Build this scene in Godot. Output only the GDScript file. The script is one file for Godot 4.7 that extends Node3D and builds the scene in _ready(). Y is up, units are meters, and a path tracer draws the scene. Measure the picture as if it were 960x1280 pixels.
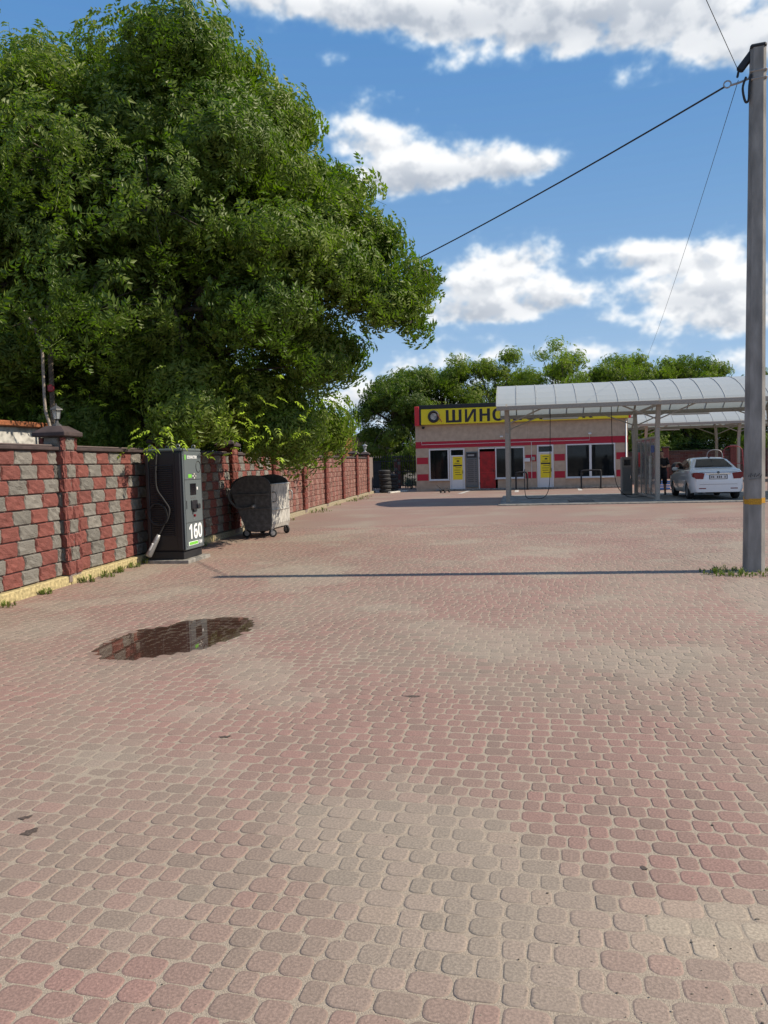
extends Node3D
# A paved yard with a tyre service, a car wash canopy, a block wall and a walnut tree.

const SITE := -8.0      # heading of paving rows, charger and bin (degrees)
const WALL_YAW := -7.1  # heading of the boundary wall
const BAY := -10.0      # heading of the service building and the wash bays
var rng := RandomNumberGenerator.new()
var taken := {}
var M := {}
var noise_a := FastNoiseLite.new()
var noise_b := FastNoiseLite.new()


func _ready() -> void:
	rng.seed = 7
	# ---- camera
	var cam := Camera3D.new()
	cam.name = "camera"
	cam.position = Vector3(0, 1.6, 0)
	cam.rotation_degrees = Vector3(-3.57, 0, -1.5)
	cam.fov = 67.32
	cam.near = 0.05
	cam.far = 2500.0
	add_child(cam)
	cam.current = true
	# ---- sky and exposure
	var env := Environment.new()
	env.background_mode = Environment.BG_SKY
	env.tonemap_mode = Environment.TONE_MAPPER_LINEAR
	env.tonemap_exposure = 1.65
	env.sdfgi_enabled = true
	env.ssao_enabled = true
	env.ssil_enabled = true
	env.background_energy_multiplier = 1.1
	var psm := PanoramaSkyMaterial.new()
	psm.panorama = sky_picture()
	var sky := Sky.new()
	sky.sky_material = psm
	env.sky = sky
	var we := WorldEnvironment.new()
	we.name = "surroundings"
	we.environment = env
	add_child(we)
	# ---- sun: from the side, a little behind the camera plane
	var sun := DirectionalLight3D.new()
	sun.name = "sun"
	sun.light_energy = 1.2
	sun.light_color = Color(1.0, 0.945, 0.86)
	sun.light_angular_distance = 0.53
	sun.shadow_enabled = true
	var sdir := Vector3(cos(deg_to_rad(42.5)) * cos(deg_to_rad(6.0)), sin(deg_to_rad(42.5)), cos(deg_to_rad(42.5)) * sin(deg_to_rad(6.0)))
	sun.look_at_from_position(sdir * 50.0, Vector3.ZERO)
	add_child(sun)
	# ---- the place
	make_materials()
	build_ground()
	build_wall()
	build_service_building()
	build_canopies()
	build_behind()
	build_trees()
	build_charger()
	build_bin()
	build_pole()
	build_car()
	build_person()
	build_small_things()


# ------------------------------------------------------------------ sky
func sky_picture() -> ImageTexture:
	var w := 4096
	var h := 2048
	var clouds := [[-9.3, 30.2, 5.1, 1.5, 0.90], [-2.5, 30.0, 6.3, 2.2, 1.0], [3.2, 29.7, 6.8, 2.7, 1.1], [10.0, 29.2, 7.6, 3.0, 1.15], [16.5, 28.6, 7.1, 3.5, 1.15], [22.7, 27.2, 6.5, 4.0, 1.20], [7.2, 26.6, 2.8, 0.8, 0.70], [18.1, 24.5, 1.8, 0.7, 0.50], [12.7, 26.7, 3.2, 1.3, 0.60], [26.5, 24.5, 3.6, 2.4, 1.00],
		[-2.9, 27.3, 0.8, 0.6, 0.35], [-1.0, 22.8, 3.5, 1.9, 0.90], [1.8, 20.7, 5.2, 2.4, 1.00], [5.3, 20.1, 5.7, 2.0, 1.00], [9.3, 20.3, 3.9, 1.4, 0.90], [11.5, 20.1, 2.5, 1.0, 0.70], [0.6, 19.0, 3.5, 1.0, 0.80], [9.8, 14.5, 3.4, 1.4, 0.90], [7.4, 13.2, 3.4, 1.5, 0.90], [9.7, 11.7, 6.1, 2.2, 1.00], [12.6, 11.4, 2.4, 1.2, 0.80], [5.1, 11.1, 4.0, 1.5, 0.90], [7.4, 10.2, 5.1, 0.9, 0.80],
		[18.0, 13.8, 3.3, 1.2, 1.00], [21.6, 13.3, 4.4, 1.4, 1.00], [20.8, 11.2, 4.4, 1.7, 1.00], [23.6, 10.6, 3.8, 2.3, 1.00], [22.2, 8.9, 4.6, 1.4, 0.90], [25.1, 8.9, 2.8, 1.5, 0.80], [17.0, 9.7, 2.0, 0.7, 0.70], [6.8, 8.9, 2.9, 0.5, 0.60], [-0.4, 5.0, 4.1, 1.3, 0.90], [2.6, 6.7, 4.1, 0.8, 0.70], [9.7, 7.8, 5.1, 0.9, 0.60], [5.0, 7.5, 3.5, 0.7, 0.60], [16.4, 7.3, 4.8, 0.8, 0.70], [24.6, 6.1, 2.4, 1.2, 0.80], [0.2, 3.5, 3.6, 0.9, 0.60], [3.0, 4.6, 7.0, 0.9, 0.85], [13.0, 5.6, 6.0, 0.8, 0.75], [21.0, 4.4, 6.0, 0.9, 0.8], [-24.3, 22.1, 2.4, 1.7, 0.80], [-23.2, 24.0, 1.5, 1.3, 0.60]]
	var r := RandomNumberGenerator.new()
	r.seed = 21
	for k in 150:  # the same sort of cloud all round, outside the part of the sky listed above
		var az := r.randf_range(-180, 180)
		var el := rad_to_deg(asin(r.randf_range(0.04, 0.97)))
		if az > -34 and az < 36 and el < 36:
			continue
		var big := r.randf_range(0.5, 1.2)
		for j in 4:
			clouds.append([az + r.randf_range(-5, 5) * big / cos(deg_to_rad(el)), el + r.randf_range(-1.6, 1.6) * big, r.randf_range(3, 7) * big / cos(deg_to_rad(el)), r.randf_range(1, 2.6) * big, r.randf_range(0.7, 1.0)])
	var n1 := FastNoiseLite.new()
	n1.seed = 3
	n1.noise_type = FastNoiseLite.TYPE_SIMPLEX_SMOOTH
	n1.frequency = 15.0
	n1.fractal_octaves = 6
	n1.fractal_gain = 0.60
	var n2 := FastNoiseLite.new()
	n2.seed = 9
	n2.noise_type = FastNoiseLite.TYPE_SIMPLEX_SMOOTH
	n2.frequency = 24.0
	n2.fractal_octaves = 4
	# a coarse map of where clouds lie, read with bilinear steps below
	var cw := 1024
	var ch := 256
	var thick := PackedFloat32Array()
	var low := PackedFloat32Array()
	thick.resize(cw * ch)
	low.resize(cw * ch)
	for c in clouds:
		var x0 := int(floor((c[0] - c[2] * 1.5 + 180.0) / 360.0 * cw))
		var x1 := int(ceil((c[0] + c[2] * 1.5 + 180.0) / 360.0 * cw))
		var y0 := clampi(int(floor((c[1] - c[3] * 1.7) / 90.0 * ch)), 0, ch - 1)
		var y1 := clampi(int(ceil((c[1] + c[3] * 1.7) / 90.0 * ch)), 0, ch - 1)
		for y in range(y0, y1 + 1):
			var ev: float = (y + 0.5) / ch * 90.0
			for x in range(x0, x1 + 1):
				var av: float = (x + 0.5) / cw * 360.0 - 180.0
				var dx: float = (av - c[0]) / c[2]
				var dy: float = (ev - c[1]) / c[3]
				if dy < 0.0:
					dy *= 1.45
				var q: float = (1.0 - (dx * dx + dy * dy) * 0.62) * c[4]
				if q > 0.0:
					var at: int = y * cw + posmod(x, cw)
					thick[at] = thick[at] + q * (1.0 - thick[at] * 0.55)
					low[at] += clampf(-dy * 0.8 + 0.15, -0.2, 1.0) * q
	var img := Image.create(w, h, false, Image.FORMAT_RGB8)
	var under := Color(0.42, 0.42, 0.40)
	img.fill(under)
	var px := func(fx: float, fy: float) -> Color:
		var az2 := wrapf((fx / w) * TAU, -PI, PI)  # the first column of a panorama lies towards -z
		var el2 := (0.5 - fy / h) * PI
		var d := Vector3(sin(az2) * cos(el2), sin(el2), -cos(az2) * cos(el2))
		var s := clampf(sin(el2), 0.0, 1.0)
		var blue := Color(0.55, 0.635, 0.715).lerp(Color(0.25, 0.415, 0.60), pow(clampf(s * 1.75, 0.0, 1.0), 0.55))
		blue = blue.lerp(Color(0.66, 0.71, 0.755), exp(-s * 9.0) * 0.8)
		var gx := (az2 / TAU + 0.5) * cw - 0.5
		var gy := clampf((el2 / (PI / 2)) * ch - 0.5, 0.0, ch - 1.001)
		var ix := int(floor(gx))
		var iy := int(floor(gy))
		var ax := gx - ix
		var ay := gy - iy
		var i0: int = iy * cw
		var i1: int = mini(iy + 1, ch - 1) * cw
		var xa := posmod(ix, cw)
		var xb := posmod(ix + 1, cw)
		var t := lerpf(lerpf(thick[i0 + xa], thick[i0 + xb], ax), lerpf(thick[i1 + xa], thick[i1 + xb], ax), ay)
		if t <= 0.0:
			return blue
		var lo := lerpf(lerpf(low[i0 + xa], low[i0 + xb], ax), lerpf(low[i1 + xa], low[i1 + xb], ax), ay)
		var p := Vector3(d.x, d.y * 1.5, d.z)
		var n := n1.get_noise_3dv(p)
		var dens := t * 1.12 + n * 1.15 - 0.40
		if dens <= -0.3:
			return blue
		var a := smoothstep(0.0, 0.85, dens) * 0.8 + smoothstep(-0.3, 0.6, dens) * 0.2
		var nb := n1.get_noise_3dv(p + Vector3(0.012, 0.022, 0.004))
		var relief := clampf((n - nb) * 1.5, -0.35, 0.35)
		var fine := n2.get_noise_3dv(p) * 0.07
		var dark := clampf(lo * 0.62 + (t - 0.85) * 0.32, 0.0, 1.0) - relief * 0.5 + fine * 0.6
		var white := Color(0.785, 0.785, 0.785).lerp(Color(0.50, 0.53, 0.575), clampf(dark, 0.0, 0.92))
		return blue.lerp(white, a * 0.97)
	# the part in front of the camera at full size, the rest coarser
	var small := Image.create(w / 4, h / 4, false, Image.FORMAT_RGB8)
	small.fill(under)
	for y in range(0, h / 8):
		for x in w / 4:
			small.set_pixel(x, y, px.call(x * 4 + 2.0, y * 4 + 2.0))
	small.resize(w, h, Image.INTERPOLATE_BILINEAR)
	img.blit_rect(small, Rect2i(0, 0, w, h / 2 - 2), Vector2i.ZERO)
	for y in range(int((90.0 - 34.0) / 180.0 * h), h / 2):
		for x in range(int(-33.0 / 360.0 * w), int(35.0 / 360.0 * w)):
			img.set_pixel(posmod(x, w), y, px.call(x + 0.5, y + 0.5))
	return ImageTexture.create_from_image(img)


# ------------------------------------------------------------------ naming
func numbered(called: String, where: Node) -> String:
	var key := str(where.get_instance_id()) + called
	if not taken.has(key):
		taken[key] = 0
		return called
	taken[key] += 1
	return "%s_%03d" % [called, taken[key]]


func tag(o: Node, label: String, category: String, group := "") -> Node:
	o.set_meta("label", label)
	o.set_meta("category", category)
	if group:
		o.set_meta("group", group)
	return o


func thing(called: String, label: String, category: String, at := Vector3.ZERO, yaw := 0.0, group := "") -> Node3D:
	var o := Node3D.new()
	o.name = numbered(called, self)
	o.position = at
	o.rotation_degrees.y = yaw
	add_child(o, true)
	tag(o, label, category, group)
	return o


func part(parent: Node, called: String, mesh: Mesh, m: Material, at := Vector3.ZERO, rot := Vector3.ZERO) -> MeshInstance3D:
	var o := MeshInstance3D.new()
	o.name = numbered(called, parent)
	o.mesh = mesh
	o.material_override = m
	o.position = at
	o.rotation_degrees = rot
	parent.add_child(o, true)
	return o


func structure(called: String, mesh: Mesh, m: Material) -> MeshInstance3D:
	var o := part(self, called, mesh, m)
	o.set_meta("kind", "structure")
	return o


func scatter(parent: Node, called: String, mesh: Mesh, m: Material, places: Array, tints: Array) -> MultiMeshInstance3D:
	var mm := MultiMesh.new()
	mm.transform_format = MultiMesh.TRANSFORM_3D
	mm.use_colors = not tints.is_empty()
	mm.mesh = mesh
	mm.instance_count = places.size()
	for i in places.size():
		mm.set_instance_transform(i, places[i])
		if tints:
			mm.set_instance_color(i, tints[i])
	var o := MultiMeshInstance3D.new()
	o.name = numbered(called, parent)
	o.multimesh = mm
	o.material_override = m
	parent.add_child(o, true)
	return o


# ------------------------------------------------------------------ mesh building
class B:
	var st := SurfaceTool.new()
	var tint := Color(1, 1, 1)
	var tinted := false

	func _init(with_tint := false) -> void:
		st.begin(Mesh.PRIMITIVE_TRIANGLES)
		st.set_smooth_group(-1)
		tinted = with_tint

	func smooth(on: bool) -> void:
		st.set_smooth_group(0 if on else -1)

	func group(n: int) -> void:
		st.set_smooth_group(n)

	func v(p: Vector3) -> void:
		if tinted:
			st.set_color(tint)
		st.add_vertex(p)

	func tri(a: Vector3, b: Vector3, c: Vector3) -> void:  # clockwise seen from outside
		v(a); v(b); v(c)

	func quad(a: Vector3, b: Vector3, c: Vector3, d: Vector3) -> void:
		tri(a, b, c); tri(a, c, d)

	func tri_out(a: Vector3, b: Vector3, c: Vector3, cen: Vector3) -> void:
		if (b - a).cross(c - a).dot((a + b + c) / 3.0 - cen) > 0.0:
			tri(a, c, b)
		else:
			tri(a, b, c)

	func quad_out(a: Vector3, b: Vector3, c: Vector3, d: Vector3, cen: Vector3) -> void:
		if (c - a).cross(d - b).dot((a + b + c + d) / 4.0 - cen) > 0.0:
			quad(a, d, c, b)
		else:
			quad(a, b, c, d)

	func box(c: Vector3, s: Vector3, bev := 0.0, bas := Basis()) -> void:
		var h := s / 2.0
		var e := minf(bev, minf(h.x, minf(h.y, h.z)) * 0.9)
		var P := func(x: float, y: float, z: float) -> Vector3: return c + bas * Vector3(x, y, z)
		if e <= 0.0:
			for s1 in [-1.0, 1.0]:
				quad_out(P.call(s1 * h.x, -h.y, -h.z), P.call(s1 * h.x, h.y, -h.z), P.call(s1 * h.x, h.y, h.z), P.call(s1 * h.x, -h.y, h.z), c)
				quad_out(P.call(-h.x, s1 * h.y, -h.z), P.call(h.x, s1 * h.y, -h.z), P.call(h.x, s1 * h.y, h.z), P.call(-h.x, s1 * h.y, h.z), c)
				quad_out(P.call(-h.x, -h.y, s1 * h.z), P.call(h.x, -h.y, s1 * h.z), P.call(h.x, h.y, s1 * h.z), P.call(-h.x, h.y, s1 * h.z), c)
			return
		var g := h - Vector3(e, e, e)
		for s1 in [-1.0, 1.0]:
			quad_out(P.call(s1 * h.x, -g.y, -g.z), P.call(s1 * h.x, g.y, -g.z), P.call(s1 * h.x, g.y, g.z), P.call(s1 * h.x, -g.y, g.z), c)
			quad_out(P.call(-g.x, s1 * h.y, -g.z), P.call(g.x, s1 * h.y, -g.z), P.call(g.x, s1 * h.y, g.z), P.call(-g.x, s1 * h.y, g.z), c)
			quad_out(P.call(-g.x, -g.y, s1 * h.z), P.call(g.x, -g.y, s1 * h.z), P.call(g.x, g.y, s1 * h.z), P.call(-g.x, g.y, s1 * h.z), c)
			for s2 in [-1.0, 1.0]:
				quad_out(P.call(s1 * h.x, s2 * g.y, -g.z), P.call(s1 * h.x, s2 * g.y, g.z), P.call(s1 * g.x, s2 * h.y, g.z), P.call(s1 * g.x, s2 * h.y, -g.z), c)
				quad_out(P.call(s1 * h.x, -g.y, s2 * g.z), P.call(s1 * h.x, g.y, s2 * g.z), P.call(s1 * g.x, g.y, s2 * h.z), P.call(s1 * g.x, -g.y, s2 * h.z), c)
				quad_out(P.call(-g.x, s1 * h.y, s2 * g.z), P.call(g.x, s1 * h.y, s2 * g.z), P.call(g.x, s1 * g.y, s2 * h.z), P.call(-g.x, s1 * g.y, s2 * h.z), c)
				for s3 in [-1.0, 1.0]:
					tri_out(P.call(s1 * h.x, s2 * g.y, s3 * g.z), P.call(s1 * g.x, s2 * h.y, s3 * g.z), P.call(s1 * g.x, s2 * g.y, s3 * h.z), c)

	func bar(a: Vector3, b: Vector3, wide: float, thick: float, bev := 0.0, up := Vector3.UP) -> void:
		var y := (b - a).normalized()
		var z := y.cross(up)
		if z.length() < 0.05:
			z = y.cross(Vector3.RIGHT)
		z = z.normalized()
		box((a + b) / 2.0, Vector3(wide, (b - a).length(), thick), bev, Basis(y.cross(z), y, z))

	func tube(pts: Array, radii, sides := 8, caps := true) -> void:
		var n := pts.size()
		var rings := []
		var side := Vector3.ZERO
		for i in n:
			var dirv: Vector3 = (pts[mini(i + 1, n - 1)] - pts[maxi(i - 1, 0)]).normalized()
			if side == Vector3.ZERO:
				side = dirv.cross(Vector3.UP if absf(dirv.y) < 0.9 else Vector3.RIGHT).normalized()
			side = (side - dirv * side.dot(dirv)).normalized()
			var other := dirv.cross(side)
			var rad: float = radii[i] if radii is Array else radii
			var ring := []
			for k in sides:
				var a := TAU * k / sides
				ring.append(pts[i] + (side * cos(a) + other * sin(a)) * rad)
			rings.append(ring)
		for i in n - 1:
			var cen: Vector3 = (pts[i] + pts[i + 1]) / 2.0
			for k in sides:
				var k2 := (k + 1) % sides
				quad_out(rings[i][k], rings[i][k2], rings[i + 1][k2], rings[i + 1][k], cen)
		if caps:
			for i in [0, n - 1]:
				var inner: Vector3 = pts[1] if i == 0 else pts[n - 2]
				for k in sides:
					tri_out(pts[i], rings[i][k], rings[i][(k + 1) % sides], inner)

	func lathe(profile: Array, sides := 16, at := Vector3.ZERO, bas := Basis(), part_turn := TAU) -> void:
		# profile of (radius, height) points, turned round the y axis of bas
		for i in profile.size() - 1:
			var a: Vector2 = profile[i]
			var b: Vector2 = profile[i + 1]
			for k in sides:
				var t0 := part_turn * k / sides
				var t1 := part_turn * (k + 1) / sides
				var p00 := at + bas * Vector3(a.x * cos(t0), a.y, a.x * sin(t0))
				var p01 := at + bas * Vector3(a.x * cos(t1), a.y, a.x * sin(t1))
				var p10 := at + bas * Vector3(b.x * cos(t0), b.y, b.x * sin(t0))
				var p11 := at + bas * Vector3(b.x * cos(t1), b.y, b.x * sin(t1))
				if a.x > 0.0001:
					tri(p00, p01, p11)
				if b.x > 0.0001:
					tri(p00, p11, p10)

	func prism(outline: PackedVector2Array, depth: float, frame: Transform3D) -> void:
		# outline in the x-y plane of frame, from z = 0 to z = depth
		var ids := Geometry2D.triangulate_polygon(outline)
		var turn := 0.0
		for i in outline.size():
			turn += outline[i].cross(outline[(i + 1) % outline.size()])
		for i in range(0, ids.size(), 3):
			var p := []
			for j in 3:
				p.append(outline[ids[i + j]])
			var ccw: bool = (p[1] - p[0]).cross(p[2] - p[0]) > 0.0
			for z in [0.0, depth]:
				var q := []
				for j in 3:
					q.append(frame * Vector3(p[j].x, p[j].y, z))
				if ccw == (z == maxf(0.0, depth)):
					tri(q[0], q[2], q[1])
				else:
					tri(q[0], q[1], q[2])
		for i in outline.size():
			var a := outline[i]
			var b := outline[(i + 1) % outline.size()]
			var q := [frame * Vector3(a.x, a.y, 0), frame * Vector3(b.x, b.y, 0), frame * Vector3(b.x, b.y, depth), frame * Vector3(a.x, a.y, depth)]
			if (turn > 0.0) == (depth > 0.0):
				quad(q[0], q[3], q[2], q[1])
			else:
				quad(q[0], q[1], q[2], q[3])

	func done() -> ArrayMesh:
		st.generate_normals()
		return st.commit()


func box_mesh(s: Vector3, bev := 0.0) -> ArrayMesh:
	var b := B.new()
	b.box(Vector3.ZERO, s, bev)
	return b.done()


func torus_points(c: Vector3, r: float, ax: Vector3, ay: Vector3, n := 16, from := 0.0, to := TAU) -> Array:
	var out := []
	for i in n + 1:
		var a := lerpf(from, to, float(i) / n)
		out.append(c + ax * cos(a) * r + ay * sin(a) * r)
	return out


func curve(pts: Array, steps := 6) -> Array:
	var out := []
	for i in pts.size() - 1:
		var p0: Vector3 = pts[maxi(i - 1, 0)]
		var p1: Vector3 = pts[i]
		var p2: Vector3 = pts[i + 1]
		var p3: Vector3 = pts[mini(i + 2, pts.size() - 1)]
		for k in steps:
			var t := float(k) / steps
			out.append(p1.cubic_interpolate(p2, p0, p3, t))
	out.append(pts[-1])
	return out


func words(parent: Node, called: String, text: String, height: float, m: Material, at: Vector3, rot: Vector3, depth := 0.004, bold := true) -> MeshInstance3D:
	var f := SystemFont.new()
	f.font_names = PackedStringArray(["Droid Sans"])
	f.font_weight = 700 if bold else 400
	var t := TextMesh.new()
	t.font = f
	t.text = text
	t.font_size = 32
	t.pixel_size = height / 23.0
	t.depth = depth
	t.curve_step = 4.0
	return part(parent, called, t, m, at, rot)


# ------------------------------------------------------------------ materials
func lin(r: float, g: float, b: float, a := 1.0) -> Color:
	var c := Color(r, g, b).linear_to_srgb()
	c.a = a
	return c


func noise_texture(seed_: int, freq: float, octaves: int, from: float, to: float, size := 512, type := FastNoiseLite.TYPE_SIMPLEX_SMOOTH, bump := 0.0, mid := -1.0) -> NoiseTexture2D:
	var n := FastNoiseLite.new()
	n.seed = seed_
	n.noise_type = type
	n.frequency = freq
	n.fractal_octaves = octaves
	var t := NoiseTexture2D.new()
	t.width = size
	t.height = size
	t.seamless = true
	t.noise = n
	if bump > 0.0:
		t.as_normal_map = true
		t.bump_strength = bump
	elif from != 0.0 or to != 1.0:
		var g := Gradient.new()
		g.set_color(0, Color(from, from, from))
		g.set_color(1, Color(to, to, to))
		if mid >= 0.0:
			g.add_point(0.5, Color(mid, mid, mid))
		t.color_ramp = g
	return t


func surf(r: float, g: float, b: float, rough := 0.8, tex: Texture2D = null, scale := 1.0, metal := 0.0, bump: Texture2D = null, bump_cm := 0.0) -> StandardMaterial3D:
	var m := StandardMaterial3D.new()
	m.albedo_color = lin(r, g, b)
	m.roughness = rough
	m.metallic = metal
	if tex or bump:
		m.uv1_triplanar = true
		m.uv1_world_triplanar = true
		m.uv1_scale = Vector3(scale, scale, scale)
	if tex:
		m.albedo_texture = tex
	if bump:
		m.heightmap_enabled = true
		m.heightmap_texture = bump
		m.heightmap_scale = bump_cm
	return m


func tinted(m: StandardMaterial3D) -> StandardMaterial3D:
	m.vertex_color_use_as_albedo = true
	return m


func make_materials() -> void:
	noise_a.seed = 11
	noise_a.frequency = 0.22
	noise_a.fractal_octaves = 4
	noise_b.seed = 5
	noise_b.frequency = 0.55
	noise_b.fractal_octaves = 3
	var grain := noise_texture(1, 0.09, 4, 0.72, 1.0)
	var blotch := noise_texture(2, 0.012, 5, 0.62, 1.0)
	var rough_h := noise_texture(3, 0.045, 5, 0.0, 1.0)
	var fine_h := noise_texture(4, 0.2, 3, 0.0, 1.0)
	var speck := noise_texture(6, 0.12, 3, 0.25, 1.0, 512, FastNoiseLite.TYPE_SIMPLEX, 0.0, 0.88)
	var wear := noise_texture(8, 0.02, 6, 0.45, 1.0, 512, FastNoiseLite.TYPE_SIMPLEX_SMOOTH, 0.0, 0.85)
	M.grain = grain
	M.blotch = blotch
	M.sand = surf(0.43, 0.355, 0.275, 0.95, grain, 2.2, 0.0, fine_h, 0.25)
	M.stone = tinted(surf(1, 1, 1, 0.86, grain, 1.6, 0.0, fine_h, 0.10))
	M.far_paving = tinted(surf(1, 1, 1, 0.9, grain, 0.8))
	M.wet_stone = tinted(surf(1, 1, 1, 0.35, grain, 1.6))
	M.soil = surf(0.16, 0.13, 0.09, 0.95, blotch, 0.4)
	for k in 5:
		M["block_red_%d" % k] = surf(0.275 + 0.025 * k, 0.088 + 0.0085 * k, 0.072 + 0.006 * k, 0.92, speck, 2.2 + 0.3 * k, 0.0, rough_h, 1.6)
		M["block_grey_%d" % k] = surf(0.245 + 0.035 * k, 0.232 + 0.032 * k, 0.205 + 0.028 * k, 0.92, speck, 2.0 + 0.3 * k, 0.0, rough_h, 1.6)
	M.block_red = surf(0.30, 0.094, 0.076, 0.9, speck, 2.4, 0.0, rough_h, 1.1)
	M.block_grey = surf(0.26, 0.243, 0.21, 0.9, speck, 2.2, 0.0, rough_h, 1.1)
	M.block_mix = tinted(surf(1, 1, 1, 0.9, speck, 1.3, 0.0, rough_h, 0.8))
	M.mortar = surf(0.25, 0.195, 0.175, 0.95, grain, 1.0)
	M.coping = surf(0.085, 0.058, 0.056, 0.8, blotch, 0.7)
	M.plinth = surf(0.64, 0.53, 0.27, 0.9, blotch, 2.2, 0.0, rough_h, 0.3)
	M.concrete = surf(0.33, 0.31, 0.28, 0.9, wear, 0.5, 0.0, fine_h, 0.2)
	M.stain = surf(0.13, 0.095, 0.075, 0.7, blotch, 9.0)
	M.slab = surf(0.30, 0.295, 0.275, 0.85, blotch, 0.25)
	M.pole = surf(0.40, 0.38, 0.355, 0.9, blotch, 0.9, 0.0, fine_h, 0.2)
	M.white_line = surf(0.68, 0.66, 0.62, 0.8, wear, 0.9)
	M.plaster = surf(0.53, 0.41, 0.305, 0.9, noise_texture(22, 0.02, 5, 0.86, 1.0), 0.3, 0.0, fine_h, 0.15)
	M.red_band = surf(0.55, 0.018, 0.045, 0.7, grain, 0.7)
	M.sign_yellow = surf(0.78, 0.62, 0.014, 0.45)
	M.sign_red = surf(0.55, 0.02, 0.03, 0.45)
	M.black_paint = surf(0.012, 0.012, 0.016, 0.45)
	M.ink = surf(0.02, 0.018, 0.025, 0.6)
	M.white_plastic = surf(0.66, 0.66, 0.66, 0.4)
	M.red_door = surf(0.50, 0.008, 0.014, 0.45, blotch, 0.5)
	M.dark_room = surf(0.03, 0.028, 0.028, 0.9)
	M.glass = surf(0.02, 0.025, 0.03, 0.03)
	M.glass.metallic_specular = 0.36
	M.glass.transparency = BaseMaterial3D.TRANSPARENCY_ALPHA
	M.glass.albedo_color = Color(0.12, 0.14, 0.15, 0.45)
	M.screen_pane = surf(0.3, 0.32, 0.34, 0.15)
	M.screen_pane.transparency = BaseMaterial3D.TRANSPARENCY_ALPHA
	M.screen_pane.albedo_color = Color(0.42, 0.46, 0.48, 0.42)
	M.lamp_glass = surf(0.3, 0.32, 0.34, 0.1)
	M.lamp_glass.transparency = BaseMaterial3D.TRANSPARENCY_ALPHA
	M.lamp_glass.albedo_color = Color(0.8, 0.82, 0.82, 0.35)
	M.poly = surf(0.37, 0.395, 0.395, 0.35)
	M.poly.backlight_enabled = true
	M.poly.backlight = Color(0.55, 0.58, 0.58)
	M.steel_beige = surf(0.46, 0.42, 0.36, 0.55, grain, 0.5)
	M.steel_grey = surf(0.20, 0.20, 0.20, 0.5, grain, 0.8, 0.2)
	M.galv = surf(0.45, 0.45, 0.45, 0.45, grain, 0.9, 0.5)
	M.pole.uv1_scale = Vector3(0.9, 0.22, 0.9)
	M.rib_grey = surf(0.34, 0.355, 0.355, 0.6)
	M.cabinet = surf(0.30, 0.285, 0.26, 0.6, grain, 0.8)
	M.old_plinth = surf(0.42, 0.36, 0.24, 0.9, wear, 2.0)
	M.rubber = surf(0.022, 0.022, 0.024, 0.8, grain, 2.0)
	M.tyre_side = surf(0.04, 0.04, 0.042, 0.75, grain, 3.0)
	M.black_iron = surf(0.012, 0.012, 0.014, 0.6)
	M.charger_body = surf(0.010, 0.010, 0.014, 0.42)
	M.charger_face = surf(0.10, 0.12, 0.128, 0.45)
	M.screen_black = surf(0.004, 0.005, 0.008, 0.12)
	M.green = surf(0.16, 0.50, 0.05, 0.5)
	M.text_white = surf(0.82, 0.84, 0.84, 0.5)
	M.bark = surf(0.13, 0.105, 0.08, 0.95, wear, 1.6, 0.0, rough_h, 1.5)
	M.pale_bark = surf(0.42, 0.36, 0.30, 0.9, wear, 2.0)
	M.leaf = tinted(surf(1, 1, 1, 0.5))
	M.leaf.backlight_enabled = true
	M.leaf.backlight = Color(0.85, 1.0, 0.35)
	M.leaf_far = tinted(surf(1, 1, 1, 0.55))
	M.leaf_far.backlight_enabled = true
	M.leaf_far.backlight = Color(0.85, 1.0, 0.35)
	M.grass = tinted(surf(1, 1, 1, 0.6))
	M.grass.backlight_enabled = true
	M.grass.backlight = Color(0.6, 0.8, 0.3)
	M.bin_side = surf(0.15, 0.153, 0.158, 0.6, blotch, 1.4)
	M.bin_front = surf(0.62, 0.60, 0.55, 0.5, noise_texture(15, 0.03, 5, 0.35, 1.0, 512, FastNoiseLite.TYPE_SIMPLEX_SMOOTH, 0.0, 0.9), 1.6, 0.1)
	M.bin_front.uv1_scale = Vector3(1.1, 0.22, 1.1)
	M.car_white = surf(0.74, 0.76, 0.78, 0.28)
	M.car_white.clearcoat_enabled = true
	M.car_white.clearcoat = 0.8
	M.car_white.clearcoat_roughness = 0.05
	M.car_glass = surf(0.02, 0.022, 0.024, 0.05)
	M.tail_red = surf(0.16, 0.006, 0.012, 0.15)
	M.chrome = surf(0.75, 0.75, 0.76, 0.12, null, 1.0, 1.0)
	M.lantern_iron = surf(0.06, 0.06, 0.06, 0.5)
	M.body = tinted(surf(1, 1, 1, 0.85))
	M.container = surf(0.70, 0.68, 0.62, 0.6, wear, 0.4)
	M.rust = surf(0.38, 0.13, 0.05, 0.9, wear, 1.5)
	M.orange_wall = surf(0.62, 0.30, 0.10, 0.9, grain, 0.3)
	M.seam = surf(0.30, 0.235, 0.19, 0.9)
	M.house_grey = surf(0.22, 0.20, 0.19, 0.9, grain, 0.3)
	M.water = surf(0.03, 0.02, 0.015, 0.015)
	M.water.transparency = BaseMaterial3D.TRANSPARENCY_ALPHA
	M.water.albedo_color = lin(0.05, 0.022, 0.013, 0.5)
	M.band_yellow = surf(0.70, 0.36, 0.02, 0.7, wear, 6.0)
	M.red_tube = surf(0.26, 0.03, 0.04, 0.5)
	M.blue_paint = surf(0.02, 0.08, 0.28, 0.5)


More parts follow.
